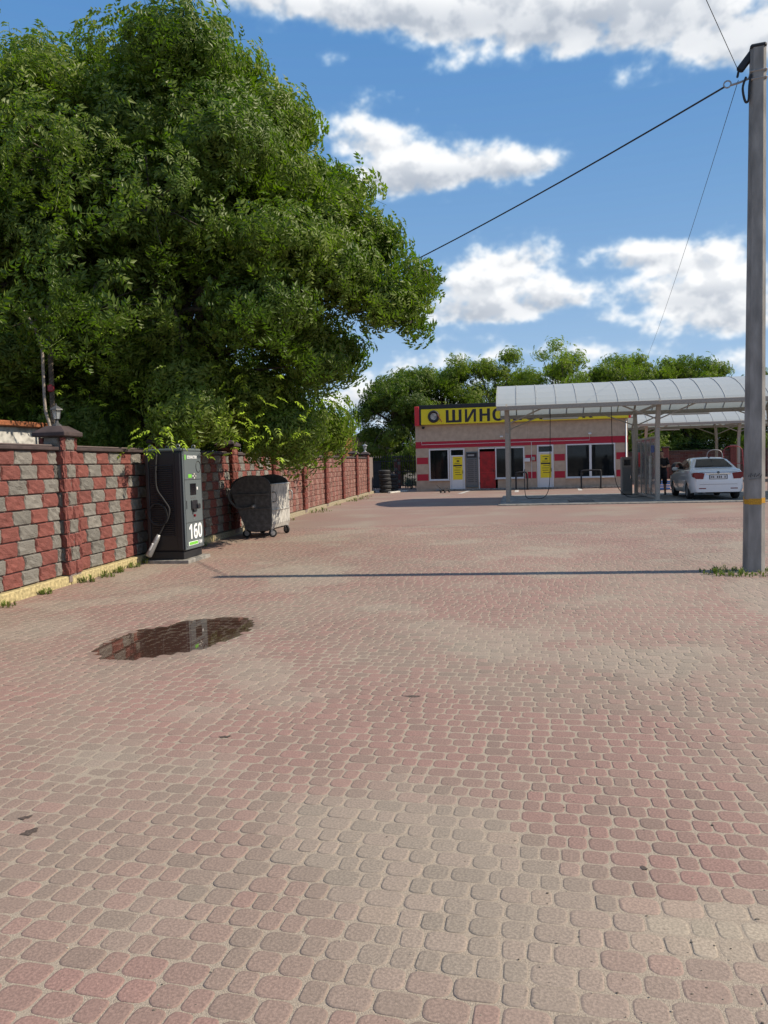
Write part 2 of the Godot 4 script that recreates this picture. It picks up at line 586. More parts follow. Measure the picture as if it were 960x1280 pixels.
# ------------------------------------------------------------------ ground
func inside_puddle(x: float, z: float) -> float:
	# 0 at the middle of the hollow in the paving, 1 at its rim
	var dx := x + 2.0
	var dz := z + 7.32
	var u := dx * 0.46 - dz * 0.888   # long way
	var w := dx * 0.888 + dz * 0.46
	return sqrt(pow(u / 0.85, 2) + pow(w / 0.52, 2)) + noise_b.get_noise_2d(x * 2.2, z * 2.2) * 0.14


func ground_dip(x: float, z: float) -> float:
	var q := inside_puddle(x, z)
	return -0.034 * clampf(1.25 - q, 0.0, 1.0)


func paving_tone(x: float, z: float, jit: float) -> Color:
	var pink := smoothstep(-0.2, 0.25, noise_a.get_noise_2d(x * 1.5, z * 1.5) + 0.04)
	var pale := smoothstep(0.10, 0.42, noise_b.get_noise_2d(x * 0.8 + 40.0, z * 0.8))
	var far := clampf((-z - 6.0) / 25.0, 0.0, 1.0)
	pink = lerpf(pink, 0.95, far * 0.8)
	var tan_ := Vector3(0.308, 0.236, 0.187)
	var rose := Vector3(0.322, 0.196, 0.163)
	var c := tan_.lerp(rose, clampf(0.22 + pink * 0.62 + jit * 0.5, 0.0, 1.0))
	c = c.lerp(Vector3(0.365, 0.318, 0.25), pale * 0.55)
	var sandy := smoothstep(0.42, 0.1, Vector2(x - 1.12, (z + 2.5) * 1.3).length() + noise_b.get_noise_2d(x * 5.0, z * 5.0) * 0.12)
	c = c.lerp(Vector3(0.44, 0.375, 0.285), sandy * 0.9)
	c *= (1.0 + jit * 0.13 + 0.14 * noise_a.get_noise_2d(x * 0.7 + 90.0, z * 0.5)) * lerpf(1.06, 0.94, far)
	return Color(c.x, c.y, c.z)


func row_bend(s: float) -> float:
	# the rows swing away towards the wall
	return 0.5 * 0.11 * (sqrt(pow(s - 0.5, 2) + 0.8) - (s - 0.5))


func stone_mesh(len_: float, wid: float, seed_: int) -> ArrayMesh:
	var r := RandomNumberGenerator.new()
	r.seed = seed_
	var b := B.new()
	var out := []
	var hx := len_ / 2.0
	var hz := wid / 2.0
	var rad := minf(hx, hz) * 0.60
	for q in 4:
		var cx: float = [1, -1, -1, 1][q] * (hx - rad)
		var cz: float = [1, 1, -1, -1][q] * (hz - rad)
		for k in 4:
			var a := PI / 2 * (q + k / 3.0)
			var j := r.randf_range(0.94, 1.05)
			out.append(Vector2(cx + cos(a) * rad * j, cz + sin(a) * rad * j))
	var n := out.size()
	var rings := [[1.0, -0.03], [0.99, -0.0032], [0.95, -0.0008], [0.84, 0.0]]
	b.smooth(true)
	for i in rings.size() - 1:
		for k in n:
			var a2: Vector2 = out[k]
			var b2: Vector2 = out[(k + 1) % n]
			var p := func(w: Vector2, ring: Array) -> Vector3: return Vector3(w.x * ring[0], ring[1], w.y * ring[0])
			b.quad_out(p.call(a2, rings[i]), p.call(b2, rings[i]), p.call(b2, rings[i + 1]), p.call(a2, rings[i + 1]), Vector3(0, -0.02, 0))
	for k in n:
		var a3: Vector2 = out[k] * 0.84
		var b3: Vector2 = out[(k + 1) % n] * 0.84
		b.tri_out(Vector3(0, 0.0006, 0), Vector3(a3.x, 0, a3.y), Vector3(b3.x, 0, b3.y), Vector3(0, -0.02, 0))
	return b.done()


func build_ground() -> void:
	# open land to the horizon
	var g := B.new()
	var far := 1500.0
	g.quad(Vector3(-far, -0.2, far), Vector3(-far, -0.2, -far), Vector3(far, -0.2, -far), Vector3(far, -0.2, far))
	structure("ground", g.done(), M.soil)
	# the paved yard: a bed of sand under set stones
	var sb := Basis(Vector3.UP, deg_to_rad(SITE))
	var yard := B.new()
	yard.smooth(true)
	var step := 0.14
	var cells := []
	# fine bed round the puddle, coarse elsewhere
	var bed := func(x0: float, z0: float, x1: float, z1: float, s: float) -> void:
		var nx := int(round((x1 - x0) / s))
		var nz := int(round((z1 - z0) / s))
		for i in nx:
			for j in nz:
				var q := []
				for c in [[0, 0], [0, 1], [1, 1], [1, 0]]:
					var x: float = x0 + (i + c[0]) * (x1 - x0) / nx
					var z: float = z0 + (j + c[1]) * (z1 - z0) / nz
					q.append(Vector3(x, -0.0021 + ground_dip(x, z), z))
				yard.quad(q[3], q[2], q[1], q[0])
	bed.call(-4.0, -9.2, 0.2, -5.6, step)
	bed.call(-12.0, -9.2, -4.0, -5.6, 4.0)
	bed.call(0.2, -9.2, 20.0, -5.6, 4.0)
	bed.call(-12.0, -5.6, 20.0, 4.0, 4.0)
	bed.call(-12.0, -19.0, 24.0, -9.2, 4.0)
	var pave := Node3D.new()
	pave.name = "pavement"
	pave.set_meta("kind", "structure")
	add_child(pave)
	part(pave, "sand_bed", yard.done(), M.sand)
	# beyond that the stones are too small to tell apart: one sheet with their tones
	var sheet := B.new(true)
	sheet.smooth(true)
	var fx0 := -8.0
	var nx2 := 92
	var nz2 := 72
	var tone := func(x: float, z: float) -> Color:
		var c := paving_tone(x, z, 0.0)
		return Color(c.r * 0.94 + 0.43 * 0.06, c.g * 0.94 + 0.355 * 0.06, c.b * 0.94 + 0.272 * 0.06)
	for i in nx2:
		for j in nz2:
			var x := fx0 + i * 0.5
			var z := -19.0 - j * 0.5
			for p in [Vector3(x, -0.002, z), Vector3(x, -0.002, z - 0.5), Vector3(x + 0.5, -0.002, z - 0.5), Vector3(x, -0.002, z), Vector3(x + 0.5, -0.002, z - 0.5), Vector3(x + 0.5, -0.002, z)]:
				sheet.tint = tone.call(p.x, p.z)
				sheet.v(p)
	var fs := part(pave, "far_paving", sheet.done(), M.far_paving)
	fs.set_meta("kind", "stuff")
	# stones in rows 12 cm deep and of three lengths
	var lens := [0.083, 0.110, 0.146]
	var shapes := []
	for k in 3:
		for s in 3:
			shapes.append(stone_mesh(lens[k] - 0.0040, 0.1042, 40 + k * 7 + s))
	var places := []
	var tints := []
	var near := []
	for k in shapes.size():
		places.append([])
		tints.append([])
	var row := 0
	var t := 1.2
	while t < 21.0:
		var s: float = -0.56 * t - 1.6 - (row * 0.37 - floorf(row * 0.37)) * 0.2
		var s_end := 0.56 * t + 1.9
		while s < s_end:
			var pick := rng.randi_range(0, 2)
			var l: float = lens[pick]
			var c := sb * Vector3(s + l / 2.0, 0, -t - row_bend(s + l / 2.0) + 0.010 * sin(s * 0.9 + t * 0.7))
			s += l
			if c.z < -20.0 or c.x < -5.95 - c.z * 0.125 - 0.05 or c.z > -1.0:
				continue
			var jit := rng.randfn(0.0, 0.36)
			var col := paving_tone(c.x, c.z, clampf(jit, -0.8, 0.8))
			var q := inside_puddle(c.x, c.z)
			if q < 1.4:
				var wet := smoothstep(1.05, 0.95, q) * 0.75 + smoothstep(1.4, 1.05, q) * 0.25
				col = col.lerp(Color(col.r * 0.33, col.g * 0.22, col.b * 0.19), wet)
			var y := ground_dip(c.x, c.z) + rng.randf_range(-0.0009, 0.0009) + 0.002 * noise_b.get_noise_2d(c.x * 0.7, c.z * 0.7)
			var bas := sb * Basis.from_euler(Vector3(rng.randfn(0, 0.005), row_bend(s - l / 2.0 + 0.5) - row_bend(s - l / 2.0 - 0.5) + rng.randfn(0, 0.022), rng.randfn(0, 0.005)))
			var kind := pick * 3 + rng.randi_range(0, 2)
			var where := Transform3D(bas, Vector3(c.x, y, c.z))
			if c.z > -3.5 and absf(c.x) < -c.z * 0.52 + 0.1 and c.z < -2.0:
				near.append([-c.z, kind, where, col])
			else:
				places[kind].append(where)
				tints[kind].append(col)
		t += 0.108
		row += 1
	near.sort_custom(func(a, b): return a[0] < b[0])
	var tones := {}
	for i in near.size():
		var e: Array = near[i]
		if i < 300:
			var key := "%d %d" % [roundi(e[3].r * 60.0), roundi(e[3].g / e[3].r * 60.0)]
			if not tones.has(key):
				var m: StandardMaterial3D = M.stone.duplicate()
				m.vertex_color_use_as_albedo = false
				m.albedo_color = lin(e[3].r, e[3].g, e[3].b)
				tones[key] = m
			var o := part(pave, "paving_stone", shapes[e[1]], tones[key])
			o.transform = e[2]
		else:
			places[e[1]].append(e[2])
			tints[e[1]].append(e[3])
	for k in shapes.size():
		var mm := scatter(pave, "paving_stones", shapes[k], M.stone, places[k], tints[k])
		mm.set_meta("kind", "stuff")
	# water standing in the hollow
	var w := B.new()
	w.smooth(true)
	for i in 48:
		var ring := []
		for a in [TAU * i / 48.0, TAU * (i + 1) / 48.0]:
			var r := 0.1
			var dirp := Vector2(cos(a), sin(a))
			while inside_puddle(-1.98 + dirp.x * r, -7.36 + dirp.y * r) < 1.12 and r < 1.7:
				r += 0.02
			ring.append(Vector3(-1.98 + dirp.x * r, -0.0052, -7.36 + dirp.y * r))
		w.tri_out(Vector3(-1.98, -0.0052, -7.36), ring[0], ring[1], Vector3(-1.98, -1, -7.36))
	structure("puddle", w.done(), M.water)
	# a few small oily stains, and grit lying about
	for e in [[-1.707, -3.489, 0.018, 3], [-1.62, -3.344, 0.026, 4], [-0.985, -4.499, 0.02, 2], [0.16, -5.2, 0.03, 1], [0.978, -2.907, 0.011, 5]]:
		var sm := B.new()
		for i in 28:
			var ring := []
			for k in [i, i + 1]:
				var a: float = TAU * k / 28.0
				var rr: float = e[2] * (1.0 + 0.35 * sin(a * 2.0 + e[3]) + 0.22 * sin(a * 5.0 + e[3] * 2.0))
				ring.append(Vector3(e[0] + cos(a) * rr * 1.3, 0.0017, e[1] + sin(a) * rr))
			sm.tri_out(Vector3(e[0], 0.0019, e[1]), ring[0], ring[1], Vector3(e[0], -1, e[1]))
		part(pave, "oil_stain", sm.done(), M.stain)
	var gm := B.new()
	gm.lathe([Vector2(0.0, 0.5), Vector2(0.4, 0.3), Vector2(0.5, 0.0), Vector2(0.35, -0.2)], 6)
	var bits := []
	var bit_tints := []
	for i in 900:
		var d := 2.0 + 9.0 * pow(rng.randf(), 1.5)
		var x := rng.randf_range(-0.55, 0.55) * d
		if rng.randf() < 0.35:
			x = rng.randf_range(0.15, 0.52) * d
		if x < -4.6 + d * 0.05:
			continue
		var sz := rng.randf_range(0.002, 0.006) * (1.7 if rng.randf() < 0.06 else 1.0)
		bits.append(Transform3D(Basis(Vector3.UP, rng.randf() * TAU).scaled(Vector3(sz * rng.randf_range(1.0, 2.2), sz * 0.8, sz)), Vector3(x, 0.0005 + ground_dip(x, -d), -d)))
		bit_tints.append(Color(0.42, 0.35, 0.27) * rng.randf_range(0.25, 1.25))
	var grit := scatter(pave, "grit", gm.done(), M.stone, bits, bit_tints)
	grit.set_meta("kind", "stuff")
	# white parking lines in front of the service building
	var ln := B.new()
	for e in [[Vector3(3.88, 0, -39.0), Vector3(4.75, 0, -42.6)], [Vector3(10.0, 0, -39.0), Vector3(10.6, 0, -41.6)], [Vector3(6.75, 0, -39.0), Vector3(7.3, 0, -42.0)]]:
		var d: Vector3 = (e[1] - e[0]).normalized() * 0.1
		var side := Vector3(-d.z, 0, d.x)
		ln.quad(e[0] - side + Vector3(0, 0.003, 0), e[1] - side + Vector3(0, 0.003, 0), e[1] + side + Vector3(0, 0.003, 0), e[0] + side + Vector3(0, 0.003, 0))
	structure("parking_marking", ln.done(), M.white_line)
	# concrete floor of the wash bays, a step above the paving
	var P := Vector3(4.52, 0, -28.52)
	var bb := Basis(Vector3.UP, deg_to_rad(BAY))
	var fl := B.new()
	fl.box(P + bb * Vector3(11.9, -0.10, -2.6), Vector3(24.2, 0.30, 7.2), 0.02, bb)
	structure("concrete_slab", fl.done(), M.slab)
	var kb := B.new()
	kb.box(P + bb * Vector3(11.9, -0.09, 1.09), Vector3(24.3, 0.26, 0.16), 0.015, bb)
	structure("kerb", kb.done(), M.concrete)


# ------------------------------------------------------------------ boundary wall
func split_block(l: float, h: float, d: float, seed_: int, b: B = null, at := Transform3D()) -> ArrayMesh:
	# rough split face towards +x, l along z
	var r := RandomNumberGenerator.new()
	r.seed = seed_
	var own := b == null
	if own:
		b = B.new()
	var nz := 5
	var ny := 3
	var e := 0.012
	var face := []
	for j in ny + 3:
		var line := []
		for i in nz + 3:
			var z := -l / 2.0 if i == 0 else l / 2.0 if i == nz + 2 else lerpf(-l / 2.0 + e, l / 2.0 - e, (i - 1.0) / nz)
			var y := -h / 2.0 if j == 0 else h / 2.0 if j == ny + 2 else lerpf(-h / 2.0 + e, h / 2.0 - e, (j - 1.0) / ny)
			var rim := i == 0 or j == 0 or i == nz + 2 or j == ny + 2
			line.append(at * Vector3(-0.016 if rim else r.randf_range(-0.008, 0.017), y, z))
		face.append(line)
	for j in ny + 2:
		for i in nz + 2:
			b.quad_out(face[j][i], face[j][i + 1], face[j + 1][i + 1], face[j + 1][i], at * Vector3(-d, 0, 0))
	var c := at * Vector3(-d / 2.0, 0, 0)
	var q := func(y: float, z: float, x: float) -> Vector3: return at * Vector3(x, y * h / 2.0, z * l / 2.0)
	for s in [-1.0, 1.0]:
		b.quad_out(q.call(s, -1, -0.016), q.call(s, 1, -0.016), q.call(s, 1, -d), q.call(s, -1, -d), c)
		b.quad_out(q.call(-1, s, -0.016), q.call(1, s, -0.016), q.call(1, s, -d), q.call(-1, s, -d), c)
	return b.done() if own else null


func build_wall() -> void:
	# local frame: -z runs away along the wall, +x faces the yard, x = 0 is the block face
	var origin := Vector3(-5.92, 0, 0)
	var w := thing("boundary_wall", "long red and grey split-face block wall with pillars along the yard", "wall", origin, WALL_YAW)
	var L0 := 2.0
	var L1 := 43.6
	var H0 := 0.13
	var course := 0.196
	var core := B.new()
	core.box(Vector3(-0.12, H0 / 2 + 0.93, -(L0 + L1) / 2), Vector3(0.18, 1.86 + H0, L1 - L0))
	part(w, "mortar_core", core.done(), M.mortar)
	var pl := B.new()
	var old := B.new()
	var z := L0
	while z < L1:
		var seg := minf(3.0, L1 - z)
		(pl if z < 17.0 else old).box(Vector3(-0.07, H0 / 2 - 0.1, -(z + seg / 2)), Vector3(0.30 + 0.012 * sin(z * 3.0), H0 + 0.2, seg - 0.01), 0.012)
		z += seg
	part(w, "plinth", pl.done(), M.plinth)
	part(w, "plinth", old.done(), M.old_plinth)
	var pillars := []
	var pz := 11.1 - 3.75 * 2
	while pz < L1 + 0.4:
		pillars.append(pz)
		pz += 3.75
	var variants := {}
	var all := []
	for c in 9:
		for k in pillars.size() - 1:
			var a: float = pillars[k] + 0.19
			var e: float = pillars[k + 1] - 0.19
			var at := a - (0.2 if c % 2 else 0.0) - fposmod(c * 0.13, 0.2)
			var n := c + k
			while at < e - 0.02:
				var s := maxf(at, a)
				var f := minf(at + 0.40, e)
				if f - s > 0.05:
					all.append([(s + f) / 2, H0 + 0.01 + (c + 0.5) * course, f - s - 0.012, n % 2])
				n += 1
				at += 0.40
	all.sort_custom(func(p, q): return p[0] < q[0])
	var rest := B.new(true)
	var count := 0
	for e in all:
		var seen: bool = e[0] > 8.6
		if seen and count < 300:
			count += 1
			var whole: bool = e[2] > 0.37
			var key := "%d %.2f" % [rng.randi_range(0, 5), snappedf(e[2], 0.02)]
			if not variants.has(key):
				variants[key] = split_block(snappedf(e[2], 0.02), course - 0.012, 0.1, variants.size() + 3)
			part(w, "block", variants[key], M["block_%s_%d" % ["red" if e[3] == 0 else "grey", rng.randi_range(0, 4)]], Vector3(rng.randf_range(-0.004, 0.004), e[1], -e[0]))
		else:
			var far := clampf((e[0] - 15.0) / 12.0, 0.0, 1.0)
			var red := Color(0.33, 0.098, 0.076).lerp(Color(0.30, 0.125, 0.10), far)
			var grey := Color(0.31, 0.29, 0.25).lerp(Color(0.36, 0.16, 0.125), far * 0.75)
			var col := red if e[3] == 0 else grey
			rest.tint = col * rng.randf_range(0.85, 1.15)
			split_block(e[2], course - 0.012, 0.1, rng.randi_range(0, 50), rest, Transform3D(Basis(), Vector3(0, e[1], -e[0])))
	var rb := part(w, "block_course", rest.done(), M.block_mix)
	rb.set_meta("kind", "stuff")
	# coping in lengths
	var H1 := H0 + 9 * course + 0.015
	for k in pillars.size() - 1:
		var b := B.new()
		b.box(Vector3(-0.1, H1 + 0.025, -(pillars[k] + pillars[k + 1]) / 2), Vector3(0.30, 0.05, 3.75 - 0.40), 0.008)
		b.box(Vector3(-0.1, H1 + 0.062, -(pillars[k] + pillars[k + 1]) / 2), Vector3(0.16, 0.024, 3.75 - 0.40), 0.01)
		part(w, "coping", b.done(), M.coping)
	# pillars
	var pc := 0.2
	for k in pillars.size():
		var near: bool = absf(pillars[k] - 11.1) < 0.1
		var cz: float = -pillars[k]
		var body := B.new()
		body.box(Vector3(-0.08, 1.04, cz), Vector3(0.33, 2.0, 0.33))
		var p := part(w, "pillar", body.done(), M.mortar)
		var blocks := B.new(true)
		for c in 10:
			var y := H0 + 0.01 + (c + 0.5) * course
			for side in 2:  # 0 faces the yard, 1 faces the camera
				var mid := Vector3(0.105, y, cz) if side == 0 else Vector3(-0.08, y, cz + 0.185)
				var bas := Basis() if side == 0 else Basis(Vector3.UP, -PI / 2)
				var split := c % 2 == 0
				var pieces := [[-0.1, 0.17, 0], [0.1, 0.17, 0]] if split else [[-0.155, 0.06, 0], [0.0, 0.22, 1], [0.155, 0.06, 0]]
				for q in pieces:
					var at: Vector3 = mid + bas * Vector3(0, 0, q[0])
					if near:
						var mesh := split_block(q[1], course - 0.012, 0.05, c * 5 + side)
						var o := part(p, "block", mesh, M.block_grey if q[2] else M.block_red)
						o.transform = Transform3D(bas, at)
					else:
						blocks.tint = (Color(0.28, 0.08, 0.062) if not q[2] else Color(0.31, 0.125, 0.10)) * rng.randf_range(0.85, 1.1)
						split_block(q[1], course - 0.012, 0.05, c * 5 + side + k, blocks, Transform3D(bas, at))
		if not near:
			part(p, "block_facing", blocks.done(), M.block_mix)
		var cap := B.new()
		var ty := H0 + 10 * course + 0.02
		cap.box(Vector3(-0.08, ty + 0.03, cz), Vector3(0.50, 0.07, 0.50), 0.012)
		var peak := [Vector3(-0.31, ty + 0.067, cz - 0.23), Vector3(0.15, ty + 0.067, cz - 0.23), Vector3(0.15, ty + 0.067, cz + 0.23), Vector3(-0.31, ty + 0.067, cz + 0.23)]
		var top := [Vector3(-0.19, ty + 0.15, cz - 0.11), Vector3(0.03, ty + 0.15, cz - 0.11), Vector3(0.03, ty + 0.15, cz + 0.11), Vector3(-0.19, ty + 0.15, cz + 0.11)]
		for i in 4:
			cap.quad_out(peak[i], peak[(i + 1) % 4], top[(i + 1) % 4], top[i], Vector3(-0.08, ty, cz))
		cap.quad_out(top[0], top[1], top[2], top[3], Vector3(-0.08, ty, cz))
		part(p, "pillar_cap", cap.done(), M.coping)
	# lanterns standing on some pillars
	var bas2 := Basis(Vector3.UP, deg_to_rad(WALL_YAW))
	for e in [[2, "small dark grey lantern with pale glass on the wall pillar beside the white container", 0.88], [7, "dark lantern on a far wall pillar in front of the orange house", 1.25], [10, "pale lantern on the end pillar of the wall by the tyres", 1.25]]:
		if e[0] >= pillars.size():
			continue
		lantern(origin + bas2 * Vector3(-0.08, H0 + 10 * course + 0.17, -pillars[e[0]]), e[1], e[2], e[0] == 10)


func lantern(at: Vector3, label: String, size: float, pale: bool) -> void:
	var t := thing("lantern", label, "lantern", at, WALL_YAW, "lanterns on the wall pillars")
	t.scale = Vector3.ONE * size
	var metal: Material = M.galv if pale else M.lantern_iron
	var b := B.new()
	b.lathe([Vector2(0.075, 0), Vector2(0.07, 0.02), Vector2(0.03, 0.05), Vector2(0.022, 0.09), Vector2(0.05, 0.115), Vector2(0.0, 0.118)], 10)
	part(t, "foot", b.done(), metal)
	b = B.new()
	b.lathe([Vector2(0.052, 0.118), Vector2(0.078, 0.26)], 6)
	part(t, "glass", b.done(), M.lamp_glass)
	b = B.new()
	for i in 6:
		var a := TAU * i / 6
		b.tube([Vector3(0.053 * cos(a), 0.116, 0.053 * sin(a)), Vector3(0.08 * cos(a), 0.262, 0.08 * sin(a))], 0.005, 4)
	part(t, "frame", b.done(), metal)
	b = B.new()
	b.lathe([Vector2(0.0, 0.262), Vector2(0.112, 0.258), Vector2(0.106, 0.275), Vector2(0.06, 0.305), Vector2(0.03, 0.325), Vector2(0.012, 0.332), Vector2(0.013, 0.36), Vector2(0.0, 0.368)], 6)
	part(t, "roof", b.done(), metal)


# ------------------------------------------------------------------ trees
func leaflet(b: B, base: Vector3, along: Vector3, up: Vector3, l: float, w: float) -> void:
	var side := along.cross(up).normalized()
	var drop := -up * l * 0.10
	var m := base + along * l * 0.45 - up * 0.008
	var tip := base + along * l + drop
	var e1 := base + along * l * 0.42 + side * w / 2 + up * 0.012
	var e2 := base + along * l * 0.42 - side * w / 2 + up * 0.012
	b.tri(base, e1, m); b.tri(m, e1, tip)
	b.tri(base, m, e2); b.tri(m, tip, e2)


func compound_leaf(b: B, base: Vector3, along: Vector3, up: Vector3, l: float, r: RandomNumberGenerator) -> void:
	var side := along.cross(up).normalized()
	var p := base
	var d := along
	for k in 3:
		d = (d + Vector3.DOWN * 0.26).normalized()
		p += d * l * 0.27
		for s in [-1.0, 1.0]:
			var dl: Vector3 = (d * 0.55 + side * s * 0.9 + Vector3.DOWN * r.randf_range(0.05, 0.45)).normalized()
			leaflet(b, p, dl, (up + side * r.randf_range(-0.4, 0.4)).normalized(), l * r.randf_range(0.34, 0.46), l * r.randf_range(0.16, 0.21))
	d = (d + Vector3.DOWN * 0.25).normalized()
	leaflet(b, p, d, up, l * 0.50, l * 0.22)


func spray_mesh(seed_: int, leaves: int) -> ArrayMesh:
	# a twig of compound leaves growing along +y
	var r := RandomNumberGenerator.new()
	r.seed = seed_
	var b := B.new()
	for k in leaves:
		var y := 0.42 * k / leaves
		var a := k * 2.4 + r.randf_range(-0.4, 0.4)
		var lift := lerpf(0.15, 0.95, float(k) / leaves)
		var d := Vector3(cos(a), lift, sin(a)).normalized()
		var up := Vector3(-cos(a) * lift, 1, -sin(a) * lift).normalized()
		compound_leaf(b, Vector3(0, y, 0), d, up, r.randf_range(0.24, 0.36), r)
	b.tube([Vector3(0, -0.25, 0), Vector3(0, 0.42, 0)], [0.008, 0.003], 3, false)
	return b.done()


func make_tree(called: String, label: String, base: Vector3, lobes: Array, sprays: int, size: float, dark: Color, light: Color, seed_: int, near: bool, group := "") -> Node3D:
	# lobes: [centre relative to base, radii]; limbs run to clumps on the lobes, twigs with leaves fill the clumps
	var t := thing(called, label, "tree", base, 0.0, group)
	var r := RandomNumberGenerator.new()
	r.seed = seed_
	var total := 0.0
	for l in lobes:
		total += pow(l[1].x * l[1].y * l[1].z, 0.72)
	var fork := 0.0
	for l in lobes:
		fork = maxf(fork, l[0].y)
	fork *= 0.36
	var trunk := B.new()
	trunk.smooth(true)
	var r0 := 0.03 * (fork / 0.36) + 0.03
	trunk.tube(curve([Vector3(0, -0.3, 0), Vector3(0.1, fork * 0.5, 0.05), Vector3(0, fork, 0), Vector3(0.1, fork * 2.0, 0.1)], 4), [r0 * 1.35, r0 * 1.15, r0 * 1.05, r0, r0 * 0.97, r0 * 0.95, r0 * 0.92, r0 * 0.9, r0 * 0.85, r0 * 0.7, r0 * 0.55, r0 * 0.4, r0 * 0.2], 9)
	part(t, "trunk", trunk.done(), M.bark)
	var limbs := B.new()
	limbs.smooth(true)
	var kinds := 4
	var shapes := []
	var spots := []
	var tints := []
	for k in kinds:
		shapes.append(spray_mesh(seed_ * 10 + k, 7 if near else 5))
		spots.append([])
		tints.append([])
	for l in lobes:
		var clumps := maxi(3, int((110.0 if near else 26.0) * pow(l[1].x * l[1].y * l[1].z, 0.72) / total))
		var each := int(sprays * pow(l[1].x * l[1].y * l[1].z, 0.72) / total / clumps)
		var slim := clampf(pow(l[1].x * l[1].y * l[1].z, 1.0 / 3.0) / 1.8, 0.22, 1.0)
		for c in clumps:
			var up := 1.0 - 2.0 * (c + 0.5) / clumps
			var turn := c * 2.39996 + seed_
			var d := (Vector3(cos(turn) * sqrt(1.0 - up * up), up, sin(turn) * sqrt(1.0 - up * up)) + Vector3(r.randfn(), r.randfn(), r.randfn()) * 0.18).normalized()
			var out := r.randf_range(0.62, 0.92) if c % 4 else r.randf_range(0.1, 0.5)
			var cen: Vector3 = l[0] + d * l[1] * out
			var start := Vector3(0, fork * r.randf_range(0.75, 1.7), 0)
			var mid := start.lerp(cen, 0.5) + Vector3(r.randfn() * 0.3, 0.3 + r.randf() * 0.5, r.randfn() * 0.3)
			limbs.tube(curve([start, mid, cen], 4), [r0 * 0.42 * slim, r0 * 0.38 * slim, r0 * 0.33 * slim, r0 * 0.27 * slim, r0 * 0.21 * slim, r0 * 0.16 * slim, r0 * 0.11 * slim, r0 * 0.07 * slim, r0 * 0.03 * slim], 5, false)
			var cr := (pow(l[1].x * l[1].y * l[1].z, 1.0 / 3.0)) * r.randf_range(0.27, 0.46) * lerpf(1.9, 1.0, slim)
			var tone := clampf(0.5 + r.randfn() * 0.3, 0.0, 1.0)
			for s in each:
				var e := Vector3(r.randfn(), r.randfn() * 0.7, r.randfn())
				e = e.normalized() * pow(r.randf(), 0.4)
				var p := cen + e * cr * Vector3(1.15, 0.8, 1.15)
				if p.y + base.y < 0.9:
					continue
				var axis: Vector3 = (e * 0.9 + (p - l[0]) / l[1] * 0.55 + Vector3(r.randfn() * 0.25, r.randf_range(-0.55, 0.2), r.randfn() * 0.25)).normalized()
				var bas := Basis(Quaternion(Vector3.UP, axis)) * Basis(Vector3.UP, r.randf() * TAU)
				bas = bas.scaled(Vector3.ONE * size * r.randf_range(0.75, 1.2))
				if near and s % 5 == 0:
					limbs.tube([cen, cen.lerp(p, 0.5) + Vector3(0, 0.08, 0), p], [0.022, 0.014, 0.007], 3, false)
				var k := r.randi_range(0, kinds - 1)
				spots[k].append(Transform3D(bas, p))
				var col := dark.lerp(light, clampf(tone + r.randfn() * 0.22, 0.0, 1.0))
				tints[k].append(col)
	part(t, "limb_wood", limbs.done(), M.bark)
	for k in kinds:
		var o := scatter(t, "foliage", shapes[k], M.leaf if near else M.leaf_far, spots[k], tints[k])
		o.set_meta("kind", "stuff")
	return t


